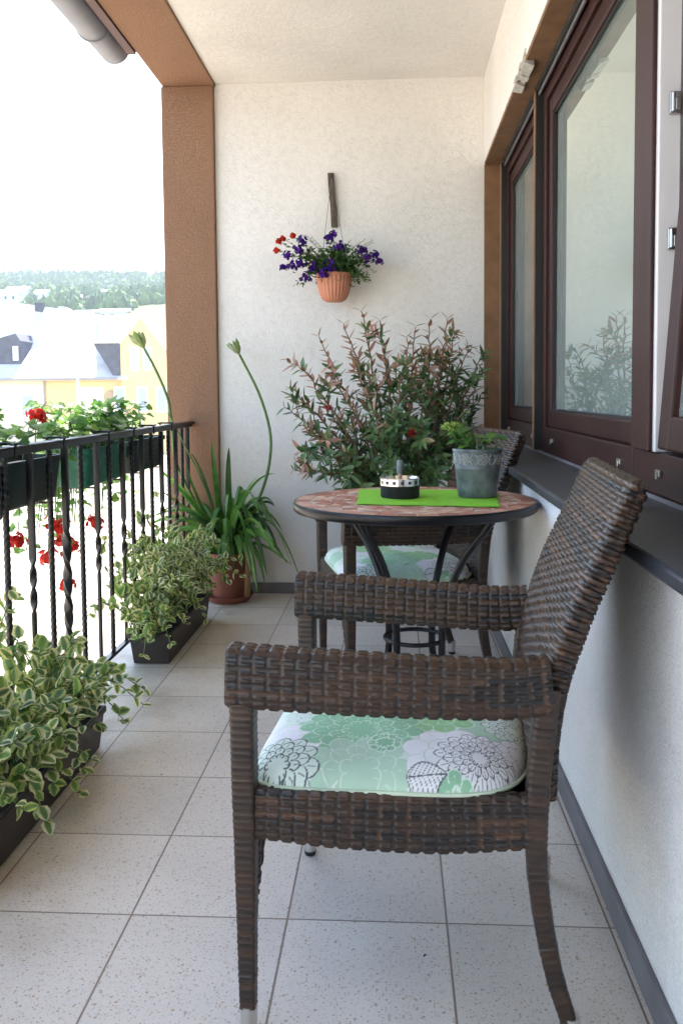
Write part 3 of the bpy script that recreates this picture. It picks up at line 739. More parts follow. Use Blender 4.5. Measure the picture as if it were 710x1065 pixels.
def stalk(pts, r, head, hr):
    m = MB(); p = smooth_path(pts, 26); m.tube(p, np.linspace(r, r * .75, 26), 8); s = obj('flower_stalk', m, 'green_stem', t)
    if head:
        m = MB(); top = p[-1]; dirv = p[-1] - p[-3]; dirv /= np.linalg.norm(dirv)
        for k in range(26):
            d = dirv * 2.1 + rdir() * .85; d /= np.linalg.norm(d)
            l = hr * random.uniform(.7, 1.15); q = [top + d * l * f for f in (0, .25, .5, .8, 1.)]
            m.tube(q, np.array([.002, .005, .0095, .008, .001]) * (hr / .07), 6, col=jit(random.choice([(.32, .46, .14), (.40, .50, .22), (.40, .44, .26)]), .15))
        obj('bud_head', m, 'petal', s)
stalk([(-.90, 4.44, .26), (-1.04, 4.42, .55), (-1.115, 4.41, .72), (-1.13, 4.40, .90), (-1.15, 4.40, 1.05), (-1.21, 4.40, 1.20), (-1.265, 4.40, 1.305)], .0085, True, .095)
stalk([(-.82, 4.43, .26), (-.755, 4.40, .40), (-.672, 4.40, .58), (-.632, 4.40, .73), (-.628, 4.40, .88), (-.680, 4.40, 1.07), (-.778, 4.40, 1.27)], .0085, True, .075)
stalk([(-.86, 4.40, .28), (-.96, 4.37, .60), (-1.06, 4.36, .82), (-1.14, 4.36, .98)], .005, False, 0)
m = MB(); p = smooth_path([(-.752, 4.365, .285), (-.74, 4.345, .22), (-.745, 4.34, .10), (-.75, 4.35, .045)], 10)
m.grid(np.stack([p + np.array([-.014, 0, 0]), p + np.array([0, -.005, 0]), p + np.array([.014, .003, 0])], 1)); obj('withered_leaf', m, 'dry_leaf', t)

# ---------------------------------------------------------------- reddish-tipped shrub behind the table
SX, SY = .09, 4.12
flowerpot(SX, SY, .002, .12, .165, .31, 'large terracotta pot on the floor behind the far chair', 'terracotta')
random.seed(77)
t = thing('bottlebrush_shrub', (SX, SY, .28), 'tall shrub with reddish shoot tips in front of the end wall', 'shrub')
ms, ml = MB(), MB()
SG = [(.075, .155, .045), (.10, .20, .06), (.14, .24, .09), (.055, .115, .04)]
SR = [(.44, .22, .16), (.52, .32, .23), (.36, .19, .12), (.30, .27, .12), (.56, .38, .29)]
tips = [(-.145, 3.95, 1.44, 1), (-.22, 3.9, 1.38, 1), (-.34, 4.0, 1.33, 1), (-.42, 3.95, 1.20, 1), (-.47, 4.0, 1.10, 1), (-.49, 3.9, 1.01, .1), (-.40, 3.85, .93, .8), (-.06, 4.0, 1.40, 1),
        (.06, 4.15, 1.33, .9), (.10, 4.0, 1.37, 1), (.17, 4.1, 1.41, 1), (.24, 3.95, 1.40, 1), (.28, 4.05, 1.34, .9), (.40, 4.05, 1.24, .2), (.36, 4.25, 1.28, .3), (.415, 4.15, 1.16, .1), (.40, 4.2, 1.02, .05), (.30, 4.0, 1.18, .1),
        (-.45, 3.9, .73, .7), (-.38, 4.0, .80, .1), (-.30, 3.8, .72, .05), (-.22, 3.75, .82, .05), (-.10, 3.7, .92, .05), (0, 3.7, 1.0, .05), (.12, 3.7, .95, .05), (.22, 3.8, .9, .0), (.30, 3.85, .98, .05),
        (-.15, 4.3, 1.15, .2), (.0, 4.35, 1.2, .3), (.2, 4.35, 1.15, .2), (-.28, 4.3, 1.0, .1), (.02, 3.85, 1.15, .1), (.18, 3.9, 1.1, .1), (-.12, 3.9, 1.2, .5), (-.28, 3.95, 1.15, .6), (-.02, 3.75, .72, .0), (.18, 3.75, .74, .0), (-.2, 3.9, .65, .0), (.32, 4.1, .8, .0), (-.05, 3.9, 1.28, .8), (-.2, 4.1, 1.28, .8), (.33, 4.2, 1.08, .1),
        (-.36, 4.05, 1.06, .3), (.1, 3.95, 1.22, .5), (.23, 4.2, 1.26, .6), (.12, 4.3, .85, .0), (-.1, 4.2, .9, .0)]
trunk0 = np.array([SX, SY, .27])
mains = [np.array([SX - .05, SY - .06, .52]), np.array([SX + .02, SY - .05, .58]), np.array([SX + .06, SY - .01, .54]), np.array([SX - .07, SY - .01, .46]), np.array([SX - .01, SY + .04, .54])]
for q in mains: ms.tube(branch_pts(trunk0, q, .0, 8, .006), np.linspace(.014, .009, 8), 7)
def shoots(pts, red, dens=1.):
    n = len(pts)
    for i in range(2, n):
        f = i / (n - 1)
        tg = pts[min(i + 1, n - 1)] - pts[i - 1]; tg /= np.linalg.norm(tg) + 1e-9
        if f < (.26 if pts[i][2] < .95 else .36): continue
        aux = np.cross(tg, (.3, .8, .2)); aux /= np.linalg.norm(aux); bux = np.cross(tg, aux)
        for r in range(2):
            if random.random() > dens: continue
            th = (i * 2 + r) * 2.4; rd = aux * math.cos(th) + bux * math.sin(th)
            d = tg * random.uniform(.35, .8) + rd * random.uniform(.85, 1.15) + rdir() * .2
            isred = random.random() < red * max(0, (f - .45) / .5) * 1.25
            col = jit(random.choice(SR if isred else SG), .25)
            ll = random.uniform(.050, .078) * (1 if f < .85 else .75)
            leaf(ml, pts[i], d, tg * .8 - rd * .4 + np.array([0, -.25, .5]), ll, ll * random.uniform(.27, .36), 'oval', droop=random.uniform(-.25, .25), fold=.3, c_mid=col, na=5, nb=3)
for x, y, z, red in tips:
    e = np.array([x, y, z]); q = min(mains, key=lambda k: np.linalg.norm((k - e)[:2]) + random.uniform(0, .1))
    pts = branch_pts(q, e, .03 if z > .9 else .07, 26, .004)
    ms.tube(pts, np.linspace(.0095, .0024, 26), 6); shoots(pts, red)
    for s in range(2 if z > 1.05 else 3):
        i = random.randint(9, 22); a = pts[i]; tg = pts[-1] - pts[-4]; tg /= np.linalg.norm(tg)
        d = tg * 1.0 + rdir() * .85; d /= np.linalg.norm(d); b = a + d * random.uniform(.09, .19)
        b[1] = min(b[1], YB - .04); b[0] = min(b[0], .44)
        p2 = branch_pts(a, b, .01, 9, .003); ms.tube(p2, np.linspace(.003, .0013, 9), 5); shoots(p2, red * 1.1, .9)
obj('trunk', ms, 'bark', t); obj('foliage', ml, 'leaf_gloss', t)
for c in ((-.29, 3.88, 1.01), (.075, 3.66, .90)):
    m = MB(); c = np.array(c)
    for k in range(60):
        d = rdir(); m.tube([c + d * .004, c + d * random.uniform(.014, .026)], .0008, 3, col=jit((.42, .015, .02), .25), cap=False)
    obj('flower', m, 'petal', t)

# ---------------------------------------------------------------- hanging flower pot on the end wall
HX, HY = -.300, 4.478
t = thing('wall_bracket', (-.312, 4.60, 1.94), 'strip of weathered dark wood nailed to the end wall', 'bracket')
m = MB(); p = smooth_path([(-.322, 4.607, 2.213), (-.318, 4.603, 2.14), (-.309, 4.605, 2.04), (-.305, 4.604, 1.935)], 14)
P = np.stack([p + np.array([a, b, 0]) for a, b in ((-.016, .008), (-.016, -.006), (.0, -.009), (.016, -.006), (.016, .008))], 1); m.grid(P, None, wrap=True)
obj('strip', m, 'old_wood', t)
m = MB(); m.tube(smooth_path([(-.318, 4.606, 2.195), (-.318, 4.585, 2.20), (-.316, 4.575, 2.185), (-.317, 4.583, 2.17)], 10), .003, 6); obj('hook', m, 'iron', t)
t = thing('hanging_pot', (HX, HY, 1.535), 'pale terracotta ribbed pot hanging on wires on the end wall', 'hanging pot')
m = MB(); n = 120; prof = [(.0, .0), (.040, .001), (.058, .012), (.073, .04), (.084, .085), (.089, .125), (.092, .126), (.092, .142), (.084, .142), (.082, .12), (0, .12)]
an = np.arange(n) * 2 * PI / n; P = np.zeros((len(prof), n, 3))
for i, (r, z) in enumerate(prof):
    rr = r + (.0022 * np.cos(an * 26) if 1 < i < 6 else 0); P[i] = np.stack([HX + rr * np.cos(an), HY + rr * np.sin(an), np.full(n, 1.535 + z)], 1)
m.grid(P, None, wrap=True); obj('pot', m, 'terracotta_pale', t)
for a in (2.6, .6, -1.5):
    m = MB(); m.tube([(HX + .088 * math.cos(a), HY + .088 * math.sin(a), 1.672), (-.3165, 4.577, 2.186)], .0013, 5); obj('wire', m, 'wire', t)
random.seed(91)
t = thing('verbena', (HX, HY, 1.66), 'purple flowering plant with a few red blooms in the hanging pot', 'plant')
ml, ms = MB(), MB()
HG = [(.075, .16, .04), (.10, .20, .055), (.055, .12, .035)]
def wisp(a, e, up_, nl=9, lsz=(.017, .030)):
    pts = smooth_path([a, (a + e) / 2 + np.array([0, 0, up_]), e], 12); ms.tube(pts, np.linspace(.0016, .0009, 12), 4)
    for i in range(2, 12):
        for r in range(2):
            ll = random.uniform(*lsz); leaf(ml, pts[i], rdir(-.4, .9), np.array([0, -.4, 1]) + rdir() * .6, ll, ll * .5, 'oval', droop=.4, c_mid=jit(random.choice(HG), .3), na=3, nb=3)
    return pts
for k in range(130):
    az = random.uniform(0, 2 * PI); R = random.uniform(.05, .21); a = np.array([HX, HY, 1.66]) + np.array([math.cos(az), math.sin(az), 0]) * .05
    e = np.array([HX + .01 + math.cos(az) * R * 1.0, min(HY + math.sin(az) * R * .55, YB - .03), 1.66 + random.uniform(-.05, .15) * (1.2 - R * 2)])
    wisp(a, e, random.uniform(.02, .07))
VI = (.055, .012, .20)
heads = [(-.40, 4.40, 1.69, .032), (-.525, 4.42, 1.765, .022), (-.475, 4.40, 1.785, .028), (-.455, 4.40, 1.83, .022), (-.50, 4.38, 1.70, .026), (-.55, 4.42, 1.705, .02), (-.435, 4.37, 1.645, .026), (-.46, 4.38, 1.72, .022),
         (-.315, 4.36, 1.69, .038), (-.27, 4.40, 1.80, .03), (-.30, 4.42, 1.865, .02), (-.325, 4.42, 1.845, .02), (-.155, 4.42, 1.78, .028), (-.125, 4.40, 1.74, .03), (-.085, 4.42, 1.76, .022), (-.07, 4.42, 1.725, .016), (-.345, 4.38, 1.66, .02)]
red = [(-.575, 4.43, 1.835, .016), (-.585, 4.43, 1.79, .016), (-.505, 4.43, 1.865, .013), (-.555, 4.43, 1.85, .012)]
for hs, colr in ((heads, VI), (red, (.52, .05, .03))):
    for (x, y, z, R) in hs:
        c = np.array([x, y, z]); wisp(np.array([HX + (x - HX) * .2, HY, 1.665]), c, .03)
        m = MB()
        for k in range(30):
            n = rdir(-.6, 1) + np.array([0, -.4, 0]); n /= np.linalg.norm(n); floret(m, c + n * R * random.uniform(.2, 1.0 if colr[0] > .3 else 1.3), n + rdir() * .6, random.uniform(.008, .012), (colr[0] * random.uniform(.7, 1.8), colr[1], colr[2] * random.uniform(.7, 1.5)))
        obj('flower_head', m, 'petal', t)
for k in range(10):
    az = random.uniform(0, PI); e = np.array([HX + math.cos(az) * .2, HY - .03, 1.78 + random.random() * .1]); wisp(np.array([HX, HY, 1.67]), e, .03, lsz=(.006, .012))
obj('stems', ms, 'green_stem', t); obj('leaves', ml, 'leaf', t)

# ---------------------------------------------------------------- woven chairs
BR = np.array([(.034, .018, .011), (.052, .026, .014), (.021, .013, .010), (.070, .034, .017), (.040, .021, .012), (.014, .011, .010)])
def hashc(i, j, salt=0):
    h = np.sin(np.asarray(i) * 12.9898 + np.asarray(j) * 78.233 + salt * 3.17) * 43758.5453
    return h - np.floor(h)
def wcol(i, j, salt):
    k = (hashc(i, j, salt) * 6).astype(int) % 6
    return BR[k] * (.8 + .4 * hashc(j, i, salt + 5))[..., None]
def weave(P0, Nn, s, t, rw, sw, mode, A, salt, gap=1.5, rib=1.0, fill=.70, und=.6):
    """displace a surface grid into a weave: 'rows' strands follow s stacked along t, stakes cross them; 'rings' wrap only"""
    tt = t / rw; j = np.floor(tt); fr = (tt - j) * 2 - 1
    if mode == 'rings':
        h = A * np.sqrt(np.clip(1 - np.abs(fr) ** 2.6 * .98, 0, 1)); col = wcol(j, j * 0, salt) * .42 + np.array([.034, .018, .011]) * .58
        h = h + .0006 * hashc(j, j * 0 + 2, salt)
    else:
        ss = s / sw; i = np.round(ss); fs = (ss - i)
        over = np.cos(PI * (ss + j))
        prof = np.sqrt(np.clip(1 - (np.abs(fr) / fill) ** 2.2, 0, 1))
        hs = np.where(prof > 0, A * (prof * 1.1 + und * over - .5), -A * gap)
        hv = A * (rib - (np.abs(fs) / .135) ** 2.2 * 1.1)
        up_ = hv > hs; h = np.maximum(hs, hv); h = np.maximum(h, -A * gap)
        seg = np.floor((ss + j) / 2 + .5)
        cr = wcol(j, np.floor(seg / 5 + hashc(j, j * 0, 3) * 7), salt); cs = wcol(i, i * 0 + 7, salt)
        col = np.where(up_[..., None], cs, cr)
    return P0 + Nn * h[..., None], col
def sweep(mb, path, W, H, mode, rw, sw, A, salt, side=(0, 1, 0), dl=.0022, dls=None, expo=4., strands='around', rnd_end=0., hole=None, gap=1.5, rib=1.0, fill=.70, und=.6):
    """rounded-box section swept along a path; W across `side`, H along the path normal"""
    path = np.asarray(path, float)
    seg = np.r_[0, np.cumsum(np.linalg.norm(np.diff(path, axis=0), axis=1))]; Ltot = seg[-1]
    nt = max(6, int(Ltot / dl)); t = np.linspace(0, Ltot, nt)
    pts = np.stack([np.interp(t, seg, path[:, k]) for k in range(3)], 1)
    Wt = np.interp(t, np.linspace(0, Ltot, len(np.atleast_1d(W))), np.atleast_1d(W)); Ht = np.interp(t, np.linspace(0, Ltot, len(np.atleast_1d(H))), np.atleast_1d(H))
    T = np.gradient(pts, axis=0); T /= np.linalg.norm(T, axis=1)[:, None]
    B = np.tile(np.asarray(side, float), (nt, 1)); B -= T * (B * T).sum(1)[:, None]; B /= np.linalg.norm(B, axis=1)[:, None]
    Nn = np.cross(B, T)
    wm, hm = Wt.mean(), Ht.mean(); per = 2 * (wm + hm) * .95
    # section points by angle, arc-length resampled
    a = np.linspace(0, 2 * PI, 721); ca, sa = np.cos(a), np.sin(a)
    rr = (np.abs(ca) ** expo + np.abs(sa) ** expo) ** (-1 / expo)
    X, Y = rr * ca * wm / 2, rr * sa * hm / 2
    al = np.r_[0, np.cumsum(np.hypot(np.diff(X), np.diff(Y)))]; per = al[-1]
    ns = max(12, int(per / (dls or dl))); sp = np.linspace(0, per, ns + 1)[:-1]
    ux, uy = np.interp(sp, al, X) / (wm / 2), np.interp(sp, al, Y) / (hm / 2)
    sx, sy = np.ones(nt), np.ones(nt)
    if rnd_end > 0:
        e = np.clip((t - (Ltot - rnd_end)) / rnd_end, 0, 1); q = np.sqrt(np.clip(1 - e ** 2.0, 0.0, 1)); q = np.maximum(q, .03)
        Hs = q; sx = 1 - (1 - q) * Ht.mean() / Wt.mean() * .6; sy = Hs
    P0 = pts[:, None] + B[:, None] * (ux[None] * (Wt * sx / 2)[:, None])[..., None] + Nn[:, None] * (uy[None] * (Ht * sy / 2)[:, None])[..., None]
    dt = np.gradient(P0, axis=0); ds = (np.roll(P0, -1, 1) - np.roll(P0, 1, 1)) / 2
    NN = np.cross(ds, dt); NN /= np.linalg.norm(NN, axis=2)[..., None] + 1e-12
    S, TT = np.meshgrid(sp, t)
    if mode == 'rings': D, C = weave(P0, NN, S, TT, rw, sw, 'rings', A, salt)
    elif strands == 'around':
        k = max(2, round(per / sw / 2) * 2); D, C = weave(P0, NN, S, TT, rw, per / k, 'rows', A, salt, gap, rib, fill, und)
    else:
        k = max(2, round(per / rw)); D, C = weave(P0, NN, TT, S, per / k, sw, 'rows', A, salt, gap, rib, fill, und)
    b = mb.n; mask = None
    if hole is not None: mask = hole(S, TT)
    mb.grid(D, C, wrap=True, flip=False, mask=mask)
    for row, fl in ((0, False), (nt - 1, True)):
        c = D[row].mean(0); i0 = mb.n
        mb.add([c], [], C[row].mean(0))
        for q in range(ns):
            f = (b + row * ns + q, b + row * ns + (q + 1) % ns, i0); mb.f.append(f if not fl else f[::-1])

# chair local axes: +X is the way the sitter faces, +Y is the sitter's left, Z up
CFV, CRV = .288, .252       # half widths of the front and rear legs
def make_chair(loc, rz, label):
    t = thing('wicker_armchair', (0, 0, 0), label, 'armchair', 'woven armchairs at the table')
    for s in (-1, 1):
        # front leg, foot to arm
        m = MB(); p = smooth_path([(.252, s * CFV, .05), (.252, s * CFV, .20), (.252, s * CFV, .36), (.253, s * CFV, .60)], 30)
        sweep(m, p, [.030, .034, .042, .048], [.030, .036, .042, .044], 'rings', .0115, 1, .0015, 3 + s, expo=5)
        lg = obj('leg', m, 'wicker', t)
        m = MB(); m.lathe([(0, .010), (.0135, .010), (.015, .052), (0, .052)], 20, c=(.252, s * CFV, 0)); fc = obj('foot_cap', m, 'alu_foot', lg)
        m = MB(); m.lathe([(0, 0), (.012, 0), (.0145, .0105), (0, .0105)], 20, c=(.252, s * CFV, 0)); obj('foot_tip', m, 'black_rubber', lg)
        # rear leg
        m = MB(); p = smooth_path([(-.272, s * CRV, .05), (-.248, s * CRV, .13), (-.228, s * CRV, .24), (-.220, s * CRV, .34), (-.224, s * CRV, .46), (-.238, s * CRV, .60)], 40)
        sweep(m, p, [.030, .032, .036, .040, .042, .042], [.030, .033, .036, .040, .042, .042], 'rings', .0115, 1, .0015, 9 + s, expo=4)
        lg = obj('leg', m, 'wicker', t)
        m = MB(); m.lathe([(0, .010), (.0135, .010), (.015, .056), (0, .056)], 20, c=(-.276, s * CRV, 0)); obj('foot_cap', m, 'alu_foot', lg)
        m = MB(); m.lathe([(0, 0), (.012, 0), (.0145, .0105), (0, .0105)], 20, c=(-.276, s * CRV, 0)); obj('foot_tip', m, 'black_rubber', lg)
        # arm
        m = MB(); p = smooth_path([(.2765, s * CFV, .613), (.20, s * CFV, .610), (.08, s * (CFV - .004), .605), (-.06, s * (CFV - .014), .600), (-.17, s * (CRV + .010), .598), (-.240, s * (CRV + .001), .604)], 60)
        sweep(m, p, [.056, .056, .054, .052, .05, .044], [.100, .099, .098, .096, .094, .092], 'rows', .0124, .0230, .00125, 21 + s, strands='along', expo=4.2, dl=.0021, dls=.0015)
        obj('armrest', m, 'wicker', t)
        # curved bracket under the front rail
        m = MB(); nS, nT = 40, 60
        v0 = s * (CFV - .018); tt = np.linspace(0, 1, nT); zz = .345 - .155 * tt; wdt = .135 * (1 - tt) ** 1.7 + .004
        S = np.linspace(0, 1, nS)
        for xf, fl in ((.266, s < 0), (.240, s > 0)):
            P = np.zeros((nT, nS, 3)); P[..., 0] = xf; P[..., 1] = v0 - s * S[None] * wdt[:, None]; P[..., 2] = zz[:, None]
            sg = 1 if xf > .25 else -1
            NN = np.zeros_like(P); NN[..., 0] = sg
            SS = np.abs(P[..., 1] - v0); TT = (.345 - P[..., 2])
            D, C = weave(P, NN, SS, TT, .0125, .024, 'rows', .0022, 31 + s); m.grid(D, C, flip=fl)
        e = np.zeros((nT, 2, 3)); e[:, 0] = np.stack([np.full(nT, .241), v0 - s * wdt, zz], 1); e[:, 1] = np.stack([np.full(nT, .265), v0 - s * wdt, zz], 1); m.grid(e, (.05, .03, .02), flip=s > 0)
        obj('bracket', m, 'wicker', t)
    # seat frame: four woven aprons and the seat surface
    m = MB()
    def lace(S, TT):   # small open gaps in the lower band of the side apron
        jj = np.floor(TT / .019); k = np.floor(S / .0125)
        return np.ones(S.shape, bool)
    for s in (-1, 1):
        p = smooth_path([(.262, s * (CFV - .004), .383), (.10, s * (CFV - .010), .377), (-.06, s * (CRV + .012), .373), (-.225, s * CRV, .380)], 50)
        sweep(m, p, .032, [.080, .094, .098, .086], 'rows', .0122, .0230, .00125, 41 + s, strands='along', expo=5, dl=.0021, dls=.0015)
    for x, hw in ((.248, CFV), (-.222, CRV)):
        p = [(x, -hw + .01, .382), (x, 0, .376), (x, hw - .01, .382)]
        sweep(m, smooth_path(p, 50), .030, .086, 'rows', .0132, .0250, .0015, 51, side=(1, 0, 0), strands='along', expo=6)
    g = np.zeros((40, 40, 3)); U, V = np.meshgrid(np.linspace(-.21, .236, 40), np.linspace(-1, 1, 40)); g[..., 0] = U; g[..., 1] = V * (CRV + (CFV - CRV) * (U + .21) / .446 - .012); g[..., 2] = .407 - .012 * (1 - V ** 2)
    m.grid(g, (.05, .03, .02)); m.grid(g - np.array([0, 0, .02]), (.05, .03, .02), flip=True)
    obj('seat_frame', m, 'wicker', t)
    # backrest
    m = MB(); p = smooth_path([(-.236, 0, .40), (-.238, 0, .50), (-.250, 0, .60), (-.284, 0, .71), (-.322, 0, .80), (-.360, 0, .888), (-.377, 0, .930)], 60)
    sweep(m, p, [.452, .458, .505, .535, .535, .528, .515], [.045, .05, .052, .05, .048, .046, .044], 'rows', .0088, .0290, .0021, 61, side=(0, 1, 0), strands='around', expo=6, rnd_end=.022, dl=.0014, dls=.0026, gap=.9, rib=-.1, fill=.90, und=1.0)
    obj('backrest', m, 'wicker', t)
    t.location = loc; t.rotation_euler = (0, 0, rz)
    return t

# seat cushion with a printed flower pattern, computed per vertex
def cushion_mesh():
    n = 300
    g = np.sin(np.linspace(-1, 1, n) * PI / 2 * .985); g /= g.max()
    g = .55 * g + .45 * np.linspace(-1, 1, n)
    A_, B_ = np.meshgrid(g, g)          # A along u (front +), B along v
    m = np.maximum(np.abs(A_), np.abs(B_)); p = np.where(A_ > 0, 8., 4.)
    den = (np.abs(A_) ** p + np.abs(B_) ** p) ** (1 / p) + 1e-9; k = m / den
    a, b = A_ * k, B_ * k
    U = .019 + a * .236; V = b * (.284 - .012 * (1 - a) / 2)
    edge = np.clip(1 - m ** 7, 0, 1) ** .5
    puff = .004 * np.sin(a * 5.2 + .6) * np.sin(b * 4.1 + 1.) + .003 * np.sin(a * 11 + b * 3) * (1 - m)
    Z = .424 + .046 * edge + puff * edge + .007 * (1 - m ** 2)
    # ---- print
    pale = np.array([.66, .76, .68]); mint = np.array([.30, .55, .36]); deep = np.array([.17, .40, .24]); white = np.array([.80, .80, .82]); ink = np.array([.11, .13, .14]); lime = np.array([.36, .64, .34])
    C = np.tile(pale, U.shape + (1,))
    q = np.sin(U * 23 + 1.2) * np.cos(V * 19 + .4) + .5 * np.sin(U * 41 + V * 17)
    C = np.where((q > .28)[..., None], mint * .6 + pale * .4, C); C = np.where((q < -.55)[..., None], white * .93, C)
    def flower(cx, cy, R, fill, line, npet, rings, lw=.0012, alpha=1., ph=0.):
        nonlocal C
        du, dv = U - cx, V - cy; r = np.hypot(du, dv); th = np.arctan2(dv, du)
        for kx in range(rings):
            Rk = R * (1 - kx / (rings + .35)); n_ = npet if kx < rings - 1 else max(5, npet - 3); o = ph + kx * PI / n_
            ct = np.abs(np.cos(n_ * (th + o) / 2)); rb = Rk * (.74 + .26 * ct ** .55)
            inside = r < rb
            C = np.where(inside[..., None], C * (1 - alpha) + np.asarray(fill) * alpha, C)
            ln = (np.abs(r - rb) < lw)
            sep = (ct * r * 2 / n_ < lw * .8) & (r < rb) & (r > Rk * .62)
            vein = (np.abs(np.sin(n_ * (th + o) / 2)) * r * 2 / n_ < lw * .45) & (r < rb * .93) & (r > Rk * .72)
            C = np.where((ln | sep | vein)[..., None], np.asarray(line), C)
    def leafp(cx, cy, ang, Ln, Wd, fill, line, lw=.0012):
        nonlocal C
        du, dv = U - cx, V - cy; x = du * math.cos(ang) + dv * math.sin(ang); y = -du * math.sin(ang) + dv * math.cos(ang)
        f = np.clip(x / Ln, 0, 1); wb = Wd * np.sin(PI * f ** .8); ins = (np.abs(y) < wb) & (x > 0) & (x < Ln)
        C = np.where(ins[..., None], np.asarray(fill), C)
        ln = (np.abs(np.abs(y) - wb) < lw) & (x > -lw) & (x < Ln + lw)
        vn = ins & ((np.abs(y) < lw * .7) | (np.abs(((x - np.abs(y) * .7) / (Ln / 9)) % 1 - .5) < .09))
        C = np.where((ln | vn)[..., None], np.asarray(line), C)
    wl = np.array([.72, .82, .72])
    flower(.10, -.14, .10, lime, wl, 11, 3, .0010); flower(-.15, -.14, .085, pale, ink, 12, 4, .0011); flower(.01, -.24, .06, white, ink, 10, 3); flower(.06, .02, .075, lime, wl, 10, 3, .0009)
    flower(-.05, .06, .085, lime * .9, wl, 10, 2); flower(.205, .20, .075, white, wl * .8, 8, 2, .0009); flower(.165, .055, .065, pale, ink * .6 + .3, 11, 3, .0008)
    flower(.076, .145, .112, mint, wl, 12, 4, .0010); flower(.065, .262, .088, mint * .55 + pale * .45, wl * .95, 9, 3, .0010, ph=.3)
    flower(-.085, .215, .085, white, wl * .75, 8, 2, .0009, ph=.2); flower(-.13, .22, .075, white, ink, 15, 5, .0012); flower(-.192, .09, .058, pale, ink, 12, 4, .0009)
    flower(-.20, .17, .04, white, ink * .5 + .3, 9, 2, .0008); flower(-.09, .292, .040, mint, wl, 8, 2); leafp(-.012, .268, PI + .12, .066, .021, white, ink, .0012); flower(.205, .262, .072, pale, ink, 12, 4, .0015); flower(.03, .19, .03, mint * .9, wl, 9, 2)
    mb = MB(); P = np.stack([U, V, Z], 2); mb.grid(P, C)
    st = 6; Pb = P[::st, ::st].copy(); Pb[..., 2] = .424 - .016 * edge[::st, ::st]
    Pb = np.pad(Pb, 0); mb.grid(Pb, np.tile(pale, Pb.shape[:2] + (1,)), flip=True)
    # piping round the rim
    rim = []
    for ang in np.linspace(0, 2 * PI, 160, endpoint=False):
        ca, sa = math.cos(ang), math.sin(ang); pp = 8. if ca > 0 else 4.
        k = 1 / ((abs(ca) ** pp + abs(sa) ** pp) ** (1 / pp)); aa, bb = ca * k, sa * k
        rim.append((.019 + aa * .237, bb * (.285 - .012 * (1 - aa) / 2), .423))
    rim.append(rim[0]); pip = MB(); pip.tube(rim, .0035, 7, col=(.62, .72, .55), cap=False)
    return mb, pip
chair1 = make_chair((.0276, 1.656, 0), rad(175.24), 'brown woven armchair nearest the camera, its back to the window wall')
cu, pip = cushion_mesh()
cush = thing('seat_cushion', (0, 0, 0), 'green and white floral cushion on the near armchair', 'cushion', 'floral seat cushions')
obj('cover', cu, 'fabric', cush); obj('piping', pip, 'fabric', cush)
cush.location = chair1.location; cush.rotation_euler = chair1.rotation_euler
C2 = (.025, 3.235, 0); R2 = rad(180 + 14)
chair2 = copy_tree(chair1); chair2.location = C2; chair2.rotation_euler = (0, 0, R2)
chair2['label'] = 'brown woven armchair behind the mosaic table, mostly hidden by it'
cush2 = copy_tree(cush); cush2.location = C2; cush2.rotation_euler = (0, 0, R2)
cush2['label'] = 'green floral cushion on the far armchair, seen under the table top'

# ---------------------------------------------------------------- mosaic table
TXC, TYC, TZ, TR = .062, 2.725, .737, .376
t = thing('bistro_table', (TXC, TYC, 0), 'round mosaic-topped table with black curved iron legs', 'table')
m = MB(); m.lathe([(0, TZ - .006), (TR - .004, TZ - .006), (TR - .004, TZ + .0005), (TR, TZ), (TR + .002, TZ - .004), (TR + .002, TZ - .024), (TR - .002, TZ - .028), (TR - .012, TZ - .028), (TR - .012, TZ - .014), (0, TZ - .014)], 96, c=(TXC, TYC, 0)); obj('rim', m, 'table_iron', t)
m = MB(); m.lathe([(TR - .0045, TZ - .0055), (TR - .0045, TZ - .0015), (0, TZ - .0015)], 96, c=(TXC, TYC, 0), col=(.66, .57, .48)); gt = obj('grout', m, 'mosaic', t)
m = MB(); random.seed(4)
def tile(r0, r1, a0, a1, col, dz=.0, diamond=False):
    z0, z1 = TZ - .0014, TZ + .0006
    def p(r, a): return (TXC + r * math.cos(a), TYC + r * math.sin(a))
    if diamond: q = [p(r0, (a0 + a1) / 2), p((r0 + r1) / 2, a1), p(r1, (a0 + a1) / 2), p((r0 + r1) / 2, a0)]
    else: q = [p(r0, a0), p(r0, a1), p(r1, a1), p(r1, (a0 + a1) / 2), p(r1, a0)]
    q = [(x + random.uniform(-.0012, .0012), y + random.uniform(-.0012, .0012)) for x, y in q]; n = len(q)
    m.add([(x, y, z0) for x, y in q] + [(x, y, z1) for x, y in q], [tuple(range(n, 2 * n))[::-1]] + [(i, (i + 1) % n, n + (i + 1) % n, n + i) for i in range(n)], col)
PAL = [(.52, .27, .19), (.44, .19, .125), (.60, .38, .29), (.36, .15, .10), (.56, .34, .26), (.60, .47, .38)]
